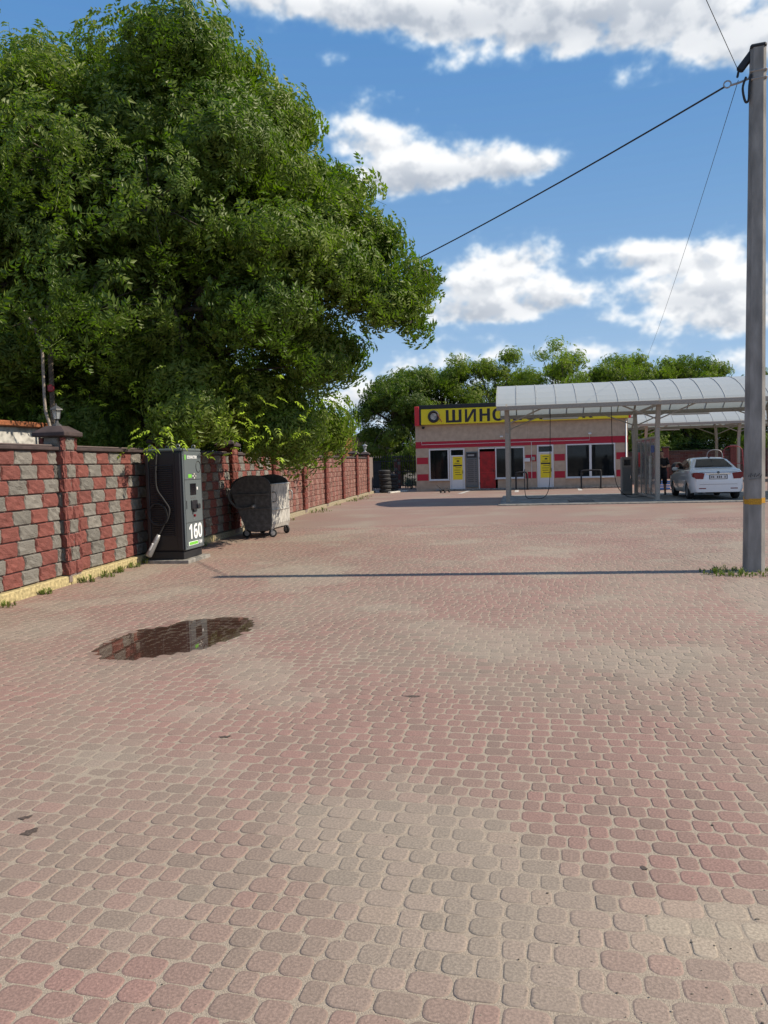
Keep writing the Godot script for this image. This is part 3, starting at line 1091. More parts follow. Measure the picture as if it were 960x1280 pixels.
func build_trees() -> void:
	var b := Vector3(-4.9, 0, -16.6)
	var lobes := [
		[Vector3(0.0, 6.2, 0.2), Vector3(3.9, 3.6, 3.4)],
		[Vector3(3.2, 5.3, 1.2), Vector3(2.3, 1.8, 2.0)],
		[Vector3(2.0, 7.4, 1.0), Vector3(2.0, 1.8, 1.8)],
		[Vector3(5.0, 4.9, 1.2), Vector3(0.9, 0.55, 0.7)],
		
		[Vector3(5.6, 5.3, 1.3), Vector3(0.4, 0.3, 0.4)], [Vector3(5.5, 4.4, 1.4), Vector3(0.3, 0.35, 0.3)], [Vector3(4.3, 6.9, 1.2), Vector3(0.6, 0.5, 0.5)], [Vector3(3.0, 8.4, 1.2), Vector3(0.7, 0.6, 0.6)], [Vector3(1.8, 9.5, 1.0), Vector3(0.9, 0.7, 0.7)], [Vector3(1.9, 8.7, 1.0), Vector3(1.3, 1.0, 1.1)], [Vector3(3.0, 7.6, 1.1), Vector3(1.2, 1.0, 1.0)], [Vector3(4.0, 6.2, 1.2), Vector3(1.2, 0.9, 1.0)], [Vector3(4.4, 5.4, 1.2), Vector3(1.0, 0.7, 0.8)], [Vector3(3.6, 3.9, 0.8), Vector3(1.0, 0.9, 0.9)],
		[Vector3(-3.6, 2.9, 0.8), Vector3(2.7, 1.2, 1.3)],
		[Vector3(-0.8, 2.6, 0.4), Vector3(2.3, 1.2, 1.5)],
		[Vector3(0.5, 8.9, 1.0), Vector3(2.5, 1.7, 2.2)],
		[Vector3(-3.2, 8.6, 0.6), Vector3(2.6, 2.3, 2.4)],
		[Vector3(-4.6, 6.0, 1.0), Vector3(3.0, 3.2, 2.6)],
		[Vector3(1.6, 3.0, 1.6), Vector3(2.0, 1.1, 1.2)],
		[Vector3(2.7, 2.8, 0.0), Vector3(1.3, 1.4, 1.4)],
		[Vector3(-1.9, 3.7, 1.2), Vector3(2.4, 1.3, 1.4)],
	]
	var walnut := make_tree("walnut_tree", "big spreading walnut tree hanging over the block wall, charger and bin", b, lobes, 13500, 0.86, Color(0.105, 0.168, 0.022), Color(0.225, 0.285, 0.048), 3, true)
	# the leaves that show largest, on the low branches over the wall
	var r := RandomNumberGenerator.new()
	r.seed = 77
	var shapes := []
	for k in 4:
		var m := B.new()
		compound_leaf(m, Vector3.ZERO, Vector3(0, 0.35, 1).normalized(), Vector3(0, 1, -0.35).normalized(), 0.23, r)
		shapes.append(m.done())
	var mats := []
	for k in 4:
		var m: StandardMaterial3D = M.leaf.duplicate()
		m.vertex_color_use_as_albedo = false
		m.albedo_color = lin(0.11 + 0.018 * k, 0.155 + 0.02 * k, 0.014 + 0.003 * k)
		mats.append(m)
	for i in 300:
		var c: Array = [[Vector3(1.9, 2.6, 2.0), Vector3(1.9, 1.0, 0.9)], [Vector3(-0.6, 3.7, 2.3), Vector3(2.8, 1.4, 1.0)], [Vector3(1.1, 2.05, 3.8), Vector3(0.5, 0.3, 0.3)]][2 if i % 21 == 0 else i % 2]
		var e := Vector3(r.randfn(), r.randfn(), r.randfn()).normalized() * pow(r.randf(), 0.35)
		var o := part(walnut, "leaf", shapes[i % 4], mats[r.randi_range(0, 3)], c[0] + e * c[1])
		o.rotation = Vector3(r.randf_range(-0.3, 0.5), r.randf() * TAU, r.randf_range(-0.3, 0.3))
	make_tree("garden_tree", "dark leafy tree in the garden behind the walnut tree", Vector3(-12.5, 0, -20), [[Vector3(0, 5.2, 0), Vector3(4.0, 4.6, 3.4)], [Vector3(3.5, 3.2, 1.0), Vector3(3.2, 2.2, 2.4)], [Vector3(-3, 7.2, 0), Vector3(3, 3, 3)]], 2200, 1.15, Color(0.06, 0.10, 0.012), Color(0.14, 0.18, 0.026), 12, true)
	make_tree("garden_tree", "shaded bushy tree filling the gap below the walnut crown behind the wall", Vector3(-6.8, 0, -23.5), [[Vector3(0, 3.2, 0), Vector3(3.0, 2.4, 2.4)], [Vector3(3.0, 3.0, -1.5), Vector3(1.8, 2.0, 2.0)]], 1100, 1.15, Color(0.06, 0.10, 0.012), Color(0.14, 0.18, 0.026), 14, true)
	var list := [
		[1.2, -57.0, 9.2, 3.0, "dark broad tree beside the building corner above the gate", 0.0],
		[4.8, -60.0, 9.9, 3.5, "rounded green tree rising behind the yellow sign's tyre emblem", 0.45],
		[8.9, -60.0, 11.0, 3.8, "pale green feathery tree behind the start of the canopy", 0.8],
		[14.2, -61.0, 10.7, 4.6, "tallest light green tree standing behind the first canopy", 1.0],
		[18.8, -61.0, 10.3, 3.5, "lower bushy tree beyond the canopy next to the tallest tree", 0.7],
		[21.8, -62.0, 9.8, 3.0, "round tree behind the canopy where the building ends", 0.6],
		[24.6, -61.0, 10.1, 2.5, "narrow pointed tree over the wash canopy near the concrete pole", 0.6],
		[28.5, -61.0, 8.2, 3.4, "low dark tree behind the concrete pole and second canopy", 0.3],
		[34.0, -60.0, 8.4, 3.6, "low wide tree past the far brick wall beyond the pole", 0.3],
	]
	for i in list.size():
		var e: Array = list[i]
		var hgt: float = e[2]
		var wd: float = e[3]
		var lb := [[Vector3(0, hgt * 0.42, 0), Vector3(wd, hgt * 0.36, wd * 0.9)], [Vector3(-0.5, hgt * 0.74, 0), Vector3(wd * 0.85, hgt * 0.19, wd * 0.6)], [Vector3(0.9, hgt * 0.82, 0), Vector3(wd * 0.62, hgt * 0.16, wd * 0.5)], [Vector3(-wd * 0.5, hgt * 0.62, 0.4), Vector3(wd * 0.55, hgt * 0.2, wd * 0.5)], [Vector3(wd * 0.55, hgt * 0.58, 0), Vector3(wd * 0.5, hgt * 0.2, wd * 0.5)], [Vector3(wd * 0.2, hgt * 0.25, 0.5), Vector3(wd * 1.15, hgt * 0.2, wd * 0.8)]]
		for k in 8:
			var a := TAU * k / 8.0 + i
			var f := r.randf_range(0.5, 0.97)
			var rad := wd * r.randf_range(0.2, 0.34)
			lb.append([Vector3(cos(a) * wd * (1.12 - f * 0.75), hgt * f - rad * 0.4, sin(a) * wd * 0.7), Vector3(rad, rad * 0.9, rad)])
		make_tree("yard_tree", e[4], Vector3(e[0], 0, e[1]), lb, 2100, 1.25, Color(0.08, 0.13, 0.016).lerp(Color(0.19, 0.25, 0.032), e[5]), Color(0.18, 0.23, 0.03).lerp(Color(0.33, 0.37, 0.06), e[5]), 30 + i, false, "trees behind the service building")


# ------------------------------------------------------------------ service building
func build_service_building() -> void:
	# local frame: x along the facade, y up, z = 0 the facade plane, -z into the building
	var at := Vector3(1.88, 0, -43.46)
	var t := thing("service_building", "low beige tyre service building with red stripes and a yellow sign", "building", at, BAY)
	var W := 11.5
	var D := 7.0
	var TOP := 4.3
	# walls round the openings: [x0, x1, y0, y1]
	var holes := [[0.74, 1.86, 0.60, 2.36], [1.90, 2.74, 0.02, 2.36], [3.50, 4.55, 0.02, 2.36], [4.55, 6.02, 0.62, 2.36], [6.70, 7.58, 0.02, 2.42], [8.24, 10.84, 0.58, 2.42]]
	var xs := [0.0, W]
	for h in holes:
		xs.append(h[0]); xs.append(h[1])
	xs.sort()
	var wall := B.new()
	wall.box(Vector3(W / 2, (2.42 + TOP) / 2, -0.15), Vector3(W, TOP - 2.42, 0.3))
	for i in xs.size() - 1:
		var a: float = xs[i]
		var e: float = xs[i + 1]
		if e - a < 0.01:
			continue
		var y0 := -0.2
		var cut := [9.0, 9.0]
		for h in holes:
			if (a + e) / 2 > h[0] and (a + e) / 2 < h[1]:
				cut = [h[2], h[3]]
		if cut[0] > 5.0:
			wall.box(Vector3((a + e) / 2, (y0 + 2.42) / 2, -0.15), Vector3(e - a, 2.42 - y0, 0.3))
		else:
			wall.box(Vector3((a + e) / 2, (y0 + cut[0]) / 2, -0.15), Vector3(e - a, cut[0] - y0, 0.3))
			if cut[1] < 2.41:
				wall.box(Vector3((a + e) / 2, (cut[1] + 2.42) / 2, -0.15), Vector3(e - a, 2.42 - cut[1], 0.3))
	wall.box(Vector3(0.15, TOP / 2 - 0.1, -D / 2 - 0.15), Vector3(0.3, TOP + 0.2, D - 0.3))
	wall.box(Vector3(W - 0.15, TOP / 2 - 0.1, -D / 2 - 0.15), Vector3(0.3, TOP + 0.2, D - 0.3))
	wall.box(Vector3(W / 2, TOP / 2 - 0.1, -D + 0.15), Vector3(W - 0.6, TOP + 0.2, 0.3))
	part(t, "wall", wall.done(), M.plaster)
	var inner := B.new()
	inner.box(Vector3(W / 2, 0.02, -D / 2), Vector3(W - 0.6, 0.04, D - 0.6))
	inner.box(Vector3(W / 2, 3.2, -D / 2), Vector3(W - 0.6, 0.1, D - 0.6))
	inner.box(Vector3(3.1, 1.6, -D / 2), Vector3(0.12, 3.1, D - 0.62))
	inner.box(Vector3(7.9, 1.6, -D / 2), Vector3(0.12, 3.1, D - 0.62))
	part(t, "inside", inner.done(), M.dark_room)
	var roof := B.new()
	roof.box(Vector3(W / 2, TOP + 0.06, -D / 2), Vector3(W + 0.1, 0.12, D + 0.1), 0.02)
	part(t, "roof", roof.done(), M.black_paint)
	# painted bands
	for band in [[0.60, 0.965], [1.53, 1.90]]:
		for i in xs.size() - 1:
			var a: float = xs[i]
			var e: float = xs[i + 1]
			var open := false
			for h in holes:
				open = open or ((a + e) / 2 > h[0] and (a + e) / 2 < h[1])
			if open or e - a < 0.05 or (a > 2.6 and e < 3.6):
				continue
			part(t, "stripe", box_mesh(Vector3(e - a - 0.1, band[1] - band[0], 0.006)), M.red_band, Vector3((a + e) / 2, (band[0] + band[1]) / 2, 0.003))
	part(t, "stripe", box_mesh(Vector3(W - 0.004, 0.365, 0.006)), M.red_band, Vector3(W / 2, 2.60, 0.003))
	for s in [[0.60, 0.365], [1.53, 0.37], [2.4175, 0.365]]:
		part(t, "stripe", box_mesh(Vector3(0.006, s[1], D - 0.1)), M.red_band, Vector3(W + 0.003, s[0] + s[1] / 2, -D / 2))
		part(t, "stripe", box_mesh(Vector3(0.006, s[1], D - 0.1)), M.red_band, Vector3(-0.003, s[0] + s[1] / 2, -D / 2))
	# windows
	window(t, 0.74, 0.60, 1.12, 1.76, 1)
	window(t, 4.42, 0.62, 1.60, 1.74, 2)
	window(t, 8.24, 0.58, 2.60, 1.84, 2)
	# white doors with a yellow notice each
	for e in [[1.90, 0.84, 2.34], [6.70, 0.88, 2.40]]:
		var fr := B.new()
		var w: float = e[1]
		var h: float = e[2]
		fr.box(Vector3(0.04, h / 2, 0), Vector3(0.08, h, 0.12), 0.01)
		fr.box(Vector3(w - 0.04, h / 2, 0), Vector3(0.08, h, 0.12), 0.01)
		fr.box(Vector3(w / 2, h - 0.04, 0), Vector3(w - 0.16, 0.08, 0.12), 0.01)
		fr.box(Vector3(w / 2, h - 0.42, 0), Vector3(w - 0.16, 0.08, 0.10), 0.01)
		var d := part(t, "door", fr.done(), M.white_plastic, Vector3(e[0], 0.02, -0.02))
		part(d, "door_leaf", box_mesh(Vector3(w - 0.17, h - 0.48, 0.05), 0.01), M.white_plastic, Vector3(w / 2, (h - 0.46) / 2 + 0.01, -0.01))
		part(d, "pane", box_mesh(Vector3(w - 0.17, 0.29, 0.012)), M.glass, Vector3(w / 2, h - 0.23, 0))
		part(d, "handle", box_mesh(Vector3(0.03, 0.18, 0.05), 0.01), M.steel_grey, Vector3(w - 0.12, 1.02, 0.04))
		part(d, "notice", box_mesh(Vector3(w - 0.30, 1.28, 0.006)), M.sign_yellow, Vector3(w / 2 + 0.02, 1.24, 0.02))
		var ink := B.new()
		for k in 9:
			var yy := 1.76 - k * 0.125
			if k == 3:
				ink.box(Vector3(w / 2 + 0.02, yy, 0.0255), Vector3(w - 0.36, 0.085, 0.003))
			elif k == 1:
				ink.box(Vector3(w / 2 + 0.04, yy, 0.0255), Vector3(0.14, 0.08, 0.003))
			elif k != 8:
				ink.box(Vector3(w / 2 + 0.02 + 0.03 * sin(k * 2.0), yy, 0.0255), Vector3((w - 0.40) * (0.72 + 0.22 * sin(k * 3.1)), 0.028, 0.003))
		part(d, "print", ink.done(), M.ink)
	# open red door leaf in front of the dark entrance
	var rd := part(t, "red_door", box_mesh(Vector3(0.86, 2.1, 0.06), 0.01), M.red_door, Vector3(4.0, 1.09, 0.02))
	part(rd, "seam", box_mesh(Vector3(0.80, 0.02, 0.004)), M.sign_red, Vector3(0, -0.1, 0.032))
	part(rd, "handle", box_mesh(Vector3(0.03, 0.16, 0.05), 0.008), M.black_iron, Vector3(0.34, -0.02, 0.05))
	for k in 2:
		part(rd, "hinge", box_mesh(Vector3(0.04, 0.12, 0.03), 0.006), M.black_iron, Vector3(-0.43, -0.7 + 1.4 * k, 0.035))
	var ef := B.new()
	ef.box(Vector3(3.53, 1.19, -0.01), Vector3(0.06, 2.34, 0.1), 0.01)
	ef.box(Vector3(3.98, 2.325, -0.01), Vector3(0.84, 0.07, 0.1), 0.01)
	part(t, "entrance_frame", ef.done(), M.white_plastic)
	# the sign box along the top
	var sg := part(t, "sign", box_mesh(Vector3(11.22, 0.86, 0.22), 0.012), M.sign_yellow, Vector3(0.29 + 5.61, 4.15, 0.14))
	part(sg, "border", box_mesh(Vector3(11.26, 0.22, 0.24), 0.01), M.black_paint, Vector3(0, 0.545, -0.005))
	part(sg, "sign_end", box_mesh(Vector3(0.26, 1.06, 0.4), 0.02), M.sign_red, Vector3(-5.76, 0.06, -0.06))
	part(sg, "sign_end", box_mesh(Vector3(0.12, 0.86, 0.3), 0.02), M.sign_red, Vector3(5.67, 0, -0.03))
	part(sg, "sign_end", box_mesh(Vector3(0.10, 0.88, 0.25), 0.012), M.black_paint, Vector3(-5.575, 0.0, 0.0))
	var tm := words(sg, "lettering", "ШИНОМОНТАЖ", 0.72, M.ink, Vector3(0.9, 0.005, 0.113), Vector3.ZERO, 0.012)
	var bb := tm.mesh.get_aabb()
	tm.scale = Vector3(7.9 / bb.size.x, 0.70 / bb.size.y, 1)
	tm.position = Vector3(-4.14 + 3.95 - bb.get_center().x * tm.scale.x, -bb.get_center().y * tm.scale.y, 0.113)
	var em := B.new()
	em.smooth(true)
	em.tube(torus_points(Vector3(-4.82, 0.01, 0.125), 0.275, Vector3(0.92, 0, 0), Vector3.UP, 24), 0.075, 8, false)
	part(sg, "tyre_emblem", em.done(), M.ink)
	em = B.new()
	em.lathe([Vector2(0.0, 0.02), Vector2(0.19, 0.02), Vector2(0.2, 0.0)], 20, Vector3(-4.82, 0.01, 0.112), Basis(Vector3.RIGHT, PI / 2))
	for k in 5:
		var a := TAU * k / 5 + 0.3
		em.bar(Vector3(-4.82, 0.01, 0.14), Vector3(-4.82 + 0.18 * cos(a), 0.01 + 0.18 * sin(a), 0.14), 0.045, 0.02)
	part(sg, "rim_emblem", em.done(), M.container)
	em = B.new()
	em.bar(Vector3(-4.60, 0.12, 0.2), Vector3(-4.36, -0.31, 0.2), 0.05, 0.03, 0.01)
	part(sg, "spanner_emblem", em.done(), M.rust)
	# panel seams of the rendered facade
	for x in [0.55, 3.49, 6.2, 7.9, 10.95]:
		part(t, "seam", box_mesh(Vector3(0.012, TOP - 2.80, 0.004)), M.seam, Vector3(x, (TOP + 2.80) / 2, 0.002))
	# downpipe at the end of the facade
	var dp := B.new()
	dp.smooth(true)
	dp.tube([Vector3(W - 0.10, 3.7, 0.07), Vector3(W - 0.10, 0.2, 0.07), Vector3(W - 0.10, 0.12, 0.16)], 0.04, 8)
	part(t, "downpipe", dp.done(), M.white_plastic)
	# small fittings
	var cd := B.new()
	cd.tube([Vector3(0.34, 2.80, 0.02), Vector3(0.34, 2.62, 0.02), Vector3(9.5, 2.61, 0.02), Vector3(9.5, 2.9, 0.02)], 0.013, 5)
	cd.tube([Vector3(6.95 - 0.55, 2.6, 0.02), Vector3(6.95 - 0.55, 0.6, 0.02)], 0.013, 5)
	part(t, "conduit", cd.done(), M.white_plastic)
	for e in [[4.79, 2.93], [9.51, 2.95]]:
		var lp := B.new()
		lp.box(Vector3(0, 0, 0.09), Vector3(0.17, 0.1, 0.14), 0.03)
		lp.box(Vector3(0, 0, 0.01), Vector3(0.1, 0.1, 0.02))
		part(t, "wall_lamp", lp.done(), M.white_plastic, Vector3(e[0], e[1], 0))
	var camb := B.new()
	camb.smooth(true)
	camb.lathe([Vector2(0, -0.11), Vector2(0.06, -0.09), Vector2(0.08, -0.03), Vector2(0.08, 0.03), Vector2(0, 0.03)], 12)
	part(t, "camera_dome", camb.done(), M.black_paint, Vector3(0.46, 3.60, 0.1))
	for e in [[6.19, 1.62, 0.3, 0.2], [6.5, 1.68, 0.2, 0.2]]:
		part(t, "junction_box", box_mesh(Vector3(e[2], e[3], 0.09), 0.012), M.white_plastic if e[2] > 0.25 else M.steel_beige, Vector3(e[0] - 0.02, e[1], 0.05))
	var sill := B.new()
	sill.box(Vector3(6.3, 0.05, 0.12), Vector3(10.4, 0.1, 0.24), 0.015)
	part(t, "step", sill.done(), M.concrete)
	# price board between the door and the red entrance
	var bd := thing("price_board", "dark grey price board hung between the white door and red door", "board", at + Basis(Vector3.UP, deg_to_rad(BAY)) * Vector3(3.13, 1.16, 0.04), BAY)
	part(bd, "frame", box_mesh(Vector3(0.66, 1.98, 0.05), 0.01), M.charger_face)
	part(bd, "header", box_mesh(Vector3(0.56, 0.28, 0.006)), M.black_paint, Vector3(0, 0.80, 0.028))
	part(bd, "sheet", box_mesh(Vector3(0.56, 1.44, 0.006)), M.steel_grey, Vector3(0, -0.12, 0.028))
	var ink2 := B.new()
	for k in 12:
		ink2.box(Vector3(-0.07, 0.54 - k * 0.11, 0.034), Vector3(0.34 + 0.05 * sin(k * 2.3), 0.03, 0.003))
		ink2.box(Vector3(0.22, 0.54 - k * 0.11, 0.034), Vector3(0.08, 0.03, 0.003))
	part(bd, "print", ink2.done(), M.ink)
	var hp := B.new()
	hp.box(Vector3(-0.04, 0.80, 0.0335), Vector3(0.36, 0.09, 0.003))
	part(bd, "print", hp.done(), M.galv)
	# black tube barriers in front of the facade
	var bas := Basis(Vector3.UP, deg_to_rad(BAY))
	for e in [[9.0, 10.0, 0.97, "black tube barrier standing before the wide double window"], [5.55, 6.15, 0.95, "black tube barrier below the window beside the red door"]]:
		var rl := thing("tube_barrier", e[3], "barrier", at + bas * Vector3((e[0] + e[1]) / 2, 0, 0.7), BAY, "tube barriers before the facade")
		var hw: float = (e[1] - e[0]) / 2
		var tb := B.new()
		tb.smooth(true)
		tb.tube(curve([Vector3(-hw, -0.02, 0), Vector3(-hw, e[2] - 0.12, 0), Vector3(-hw + 0.12, e[2], 0), Vector3(hw - 0.12, e[2], 0), Vector3(hw, e[2] - 0.12, 0), Vector3(hw, -0.02, 0)], 4), 0.045, 8)
		part(rl, "bent_tube", tb.done(), M.black_iron)
		for s in [-1, 1]:
			part(rl, "foot_plate", box_mesh(Vector3(0.18, 0.02, 0.18)), M.black_iron, Vector3(s * hw, 0.012, 0))


func window(t: Node3D, x: float, y: float, w: float, h: float, leaves: int) -> void:
	var f := B.new()
	var k := 0.07
	f.box(Vector3(k / 2, h / 2, 0), Vector3(k, h, 0.1), 0.01)
	f.box(Vector3(w - k / 2, h / 2, 0), Vector3(k, h, 0.1), 0.01)
	f.box(Vector3(w / 2, k / 2, 0), Vector3(w - 2 * k, k, 0.1), 0.01)
	f.box(Vector3(w / 2, h - k / 2, 0), Vector3(w - 2 * k, k, 0.1), 0.01)
	for i in range(1, leaves):
		f.box(Vector3(w * i / leaves, h / 2, 0), Vector3(k * 1.8, h - 2 * k, 0.09), 0.01)
	var o := part(t, "window", f.done(), M.white_plastic, Vector3(x, y, -0.02))
	for i in leaves:
		part(o, "pane", box_mesh(Vector3(w / leaves - k, h - 2 * k + 0.01, 0.012)), M.glass, Vector3(w * (i + 0.5) / leaves, h / 2, 0))
	part(o, "sill", box_mesh(Vector3(w + 0.06, 0.03, 0.14), 0.006), M.white_plastic, Vector3(w / 2, -0.012, 0.06))


# ------------------------------------------------------------------ wash canopies
func vault_profile(n: int) -> Array:
	# (z, y) points from the front eave over the top to the back eave, flat facets joined by bends
	var out := []
	for i in n + 1:
		var a := lerpf(0.0, PI, float(i) / n)
		out.append(Vector2(0.55 - (1.0 - cos(a)) / 2.0 * 6.2, 3.56 + 1.0 * lerpf(sin(a), pow(sin(a), 2.0), 0.8)))
	return out


func canopy(label: String, at: Vector3, frames: Array, x0: float, x1: float) -> void:
	var t := thing("wash_canopy", label, "canopy", at, BAY, "translucent vaulted wash canopies")
	var prof := vault_profile(12)
	# posts: upright, then leaning outward to the eave
	for x in frames:
		for side in 2:
			var z := 0.0 if side == 0 else -5.1
			var o := 1.0 if side == 0 else -1.0
			var b := B.new()
			b.bar(Vector3(x, -0.12, z), Vector3(x, 2.62, z), 0.15, 0.17, 0.015)
			b.bar(Vector3(x, 2.60, z), Vector3(x, 3.50, z + o * 0.28), 0.14, 0.16, 0.015)
			b.box(Vector3(x, 0.06, z), Vector3(0.28, 0.02, 0.28))
			part(t, "post", b.done(), M.steel_beige)
		var arch := B.new()
		for i in prof.size() - 1:
			arch.bar(Vector3(x, prof[i].y - 0.05, prof[i].x), Vector3(x, prof[i + 1].y - 0.05, prof[i + 1].x), 0.07, 0.08, 0.0, Vector3.RIGHT)
		arch.bar(Vector3(x, 3.46, 0.3), Vector3(x, 3.46, -5.4), 0.08, 0.06)
		part(t, "tie_beam", arch.done(), M.steel_beige)
		# slanting struts along the eaves
		for side in 2:
			var z := 0.3 if side == 0 else -5.4
			for s in [-1.0, 1.0]:
				if x + s * 1.5 < x0 or x + s * 1.5 > x1:
					continue
				var b := B.new()
				b.tube([Vector3(x + s * 0.04, 2.95, z - (0.17 if side == 0 else -0.17)), Vector3(x + s * 1.4, 3.52, z)], 0.028, 6)
				part(t, "strut", b.done(), M.steel_beige)
	# eave and ridge beams
	for e in [[0.50, 3.50, 0.13, 0.16], [-5.60, 3.50, 0.13, 0.16], [-2.55, 4.50, 0.06, 0.08], [-1.0, 4.20, 0.05, 0.06], [-4.1, 4.20, 0.05, 0.06]]:
		part(t, "beam", box_mesh(Vector3(x1 - x0, e[3], e[2]), 0.012), M.steel_beige, Vector3((x0 + x1) / 2, e[1], e[0]))
	# ribs and the curved sheets between them
	var n := int(round((x1 - x0) / 0.72))
	var wide := (x1 - x0) / n
	var rib := B.new()
	for i in prof.size() - 1:
		rib.bar(Vector3(0, prof[i].y + 0.005, prof[i].x), Vector3(0, prof[i + 1].y + 0.005, prof[i + 1].x), 0.028, 0.026, 0.0, Vector3.RIGHT)
	var ribm := rib.done()
	var sheets := []
	for v in 3:
		var s := B.new()
		var shell := []
		for p in prof:
			shell.append(p + Vector2(0, 0.004 * sin(p.x * 3.0 + v)))
		for i in prof.size() - 1:
			var a: Vector2 = shell[i]
			var b: Vector2 = shell[i + 1]
			s.quad_out(Vector3(-wide / 2 + 0.02, a.y, a.x), Vector3(wide / 2 - 0.02, a.y, a.x), Vector3(wide / 2 - 0.02, b.y, b.x), Vector3(-wide / 2 + 0.02, b.y, b.x), Vector3(0, 3, -2.5))
		sheets.append(s.done())
	for i in n + 1:
		part(t, "rib", ribm, M.rib_grey, Vector3(x0 + i * wide, 0, 0))
		if i < n:
			part(t, "roof_panel", sheets[i % 3], M.poly, Vector3(x0 + (i + 0.5) * wide, 0, 0))
	# tube lamps under the beams, unlit
	for x in frames:
		if x + 2.6 < x1:
			part(t, "tube_lamp", box_mesh(Vector3(1.5, 0.07, 0.12), 0.02), M.white_plastic, Vector3(x + 2.2, 3.36, -5.2))


func build_canopies() -> void:
	var bas := Basis(Vector3.UP, deg_to_rad(BAY))
	var P := Vector3(4.52, 0, -28.52)
	canopy("translucent vaulted canopy on beige posts in front of the service building", P, [0.1, 5.4, 10.7, 16.0, 21.2], -0.26, 21.8)
	canopy("second translucent vaulted canopy, farther back beyond the white car", P + bas * Vector3(7.6, 0, -19.2), [0.4, 5.6, 10.8, 16.0], -0.3, 18.0)
	# screen between two bays, of glass in a beige frame
	var sc := thing("bay_screen", "glazed wash bay screen between the canopy posts beside the man", "screen", P + bas * Vector3(5.4, 0.05, -2.55), BAY)
	var L := 4.6
	var f := B.new()
	f.box(Vector3(0, 0.06, 0), Vector3(0.06, 0.08, L), 0.01)
	f.box(Vector3(0, 2.26, 0), Vector3(0.06, 0.08, L), 0.01)
	for i in 5:
		f.box(Vector3(0, 1.16, -L / 2 + L * i / 4.0), Vector3(0.055, 2.12, 0.06), 0.01)
	part(sc, "frame", f.done(), M.steel_beige)
	for i in 4:
		part(sc, "pane", box_mesh(Vector3(0.012, 2.12, L / 4 - 0.06)), M.screen_pane, Vector3(0, 1.16, -L / 2 + L * (i + 0.5) / 4.0))
	part(sc, "blue_plate", box_mesh(Vector3(0.01, 0.26, 0.7), 0.002), M.blue_paint, Vector3(-0.014, 1.85, 1.6))
	part(sc, "white_sheet", box_mesh(Vector3(0.01, 1.2, 0.5), 0.002), M.container, Vector3(-0.014, 1.0, 1.05))
	part(sc, "red_sheet", box_mesh(Vector3(0.01, 0.6, 0.42), 0.002), M.sign_red, Vector3(-0.014, 1.45, -1.6))
	# wash machine cabinet at the end of the screen
	var cb := thing("wash_cabinet", "narrow dark grey wash machine cabinet at the back of the bay screen", "cabinet", P + bas * Vector3(4.95, 0.05, -4.7), BAY)
	part(cb, "body", box_mesh(Vector3(0.42, 1.56, 0.5), 0.02), M.cabinet, Vector3(0, 0.80, 0))
	part(cb, "door", box_mesh(Vector3(0.34, 1.0, 0.02), 0.006), M.steel_grey, Vector3(0, 0.65, 0.255))
	part(cb, "display", box_mesh(Vector3(0.26, 0.24, 0.02), 0.006), M.screen_black, Vector3(0, 1.35, 0.255))
	part(cb, "handle", box_mesh(Vector3(0.02, 0.14, 0.03), 0.005), M.chrome, Vector3(0.13, 0.75, 0.28))
	# hoses hanging from the canopy
	for e in [[1.32, 0.85, "thin black wash hose hanging in a loop near the front canopy post", -0.55], [4.2, 0.6, "thin black wash hose trailing to the floor before the double window", 0.45]]:
		var h := thing("wash_hose", e[2], "hose", P + bas * Vector3(e[0], 0.05, -2.4), BAY, "wash hoses under the canopy")
		var b := B.new()
		b.smooth(true)
		var s: float = e[3]
		if s < 0:
			b.tube(curve([Vector3(0.46, 4.42, -0.12), Vector3(0.42, 2.0, 0), Vector3(0.38, 0.6, 0), Vector3(0.18, 0.08, 0.1), Vector3(-0.25, 0.03, 0.2), Vector3(-0.55, 0.12, 0), Vector3(-0.6, 0.9, -0.1)], 6), 0.014, 5)
		else:
			b.tube(curve([Vector3(-0.1, 4.42, -0.12), Vector3(-0.08, 2.0, 0), Vector3(0.0, 0.9, 0), Vector3(0.15, 0.35, 0), Vector3(0.5, 0.03, 0), Vector3(0.9, 0.025, 0.2), Vector3(1.1, 0.03, 0.1)], 6), 0.014, 5)
		part(h, "tube", b.done(), M.rubber)
		var g := B.new()
		if s < 0:
			g.tube([Vector3(-0.6, 0.88, -0.1), Vector3(-0.58, 1.2, -0.1)], 0.02, 6)
		else:
			g.tube([Vector3(1.08, 0.03, 0.1), Vector3(1.45, 0.03, 0.15)], 0.02, 6)
		part(h, "nozzle", g.done(), M.steel_grey)
	var gr := thing("floor_grate", "dark floor drain grate in the concrete of the wash bay", "grate", P + bas * Vector3(2.75, 0.055, -0.5), BAY)
	part(gr, "surround", box_mesh(Vector3(0.9, 0.012, 1.3), 0.003), M.black_iron)
	for i in 9:
		part(gr, "grate_slat", box_mesh(Vector3(0.035, 0.02, 1.24), 0.004), M.steel_grey, Vector3(-0.36 + i * 0.09, 0.006, 0))


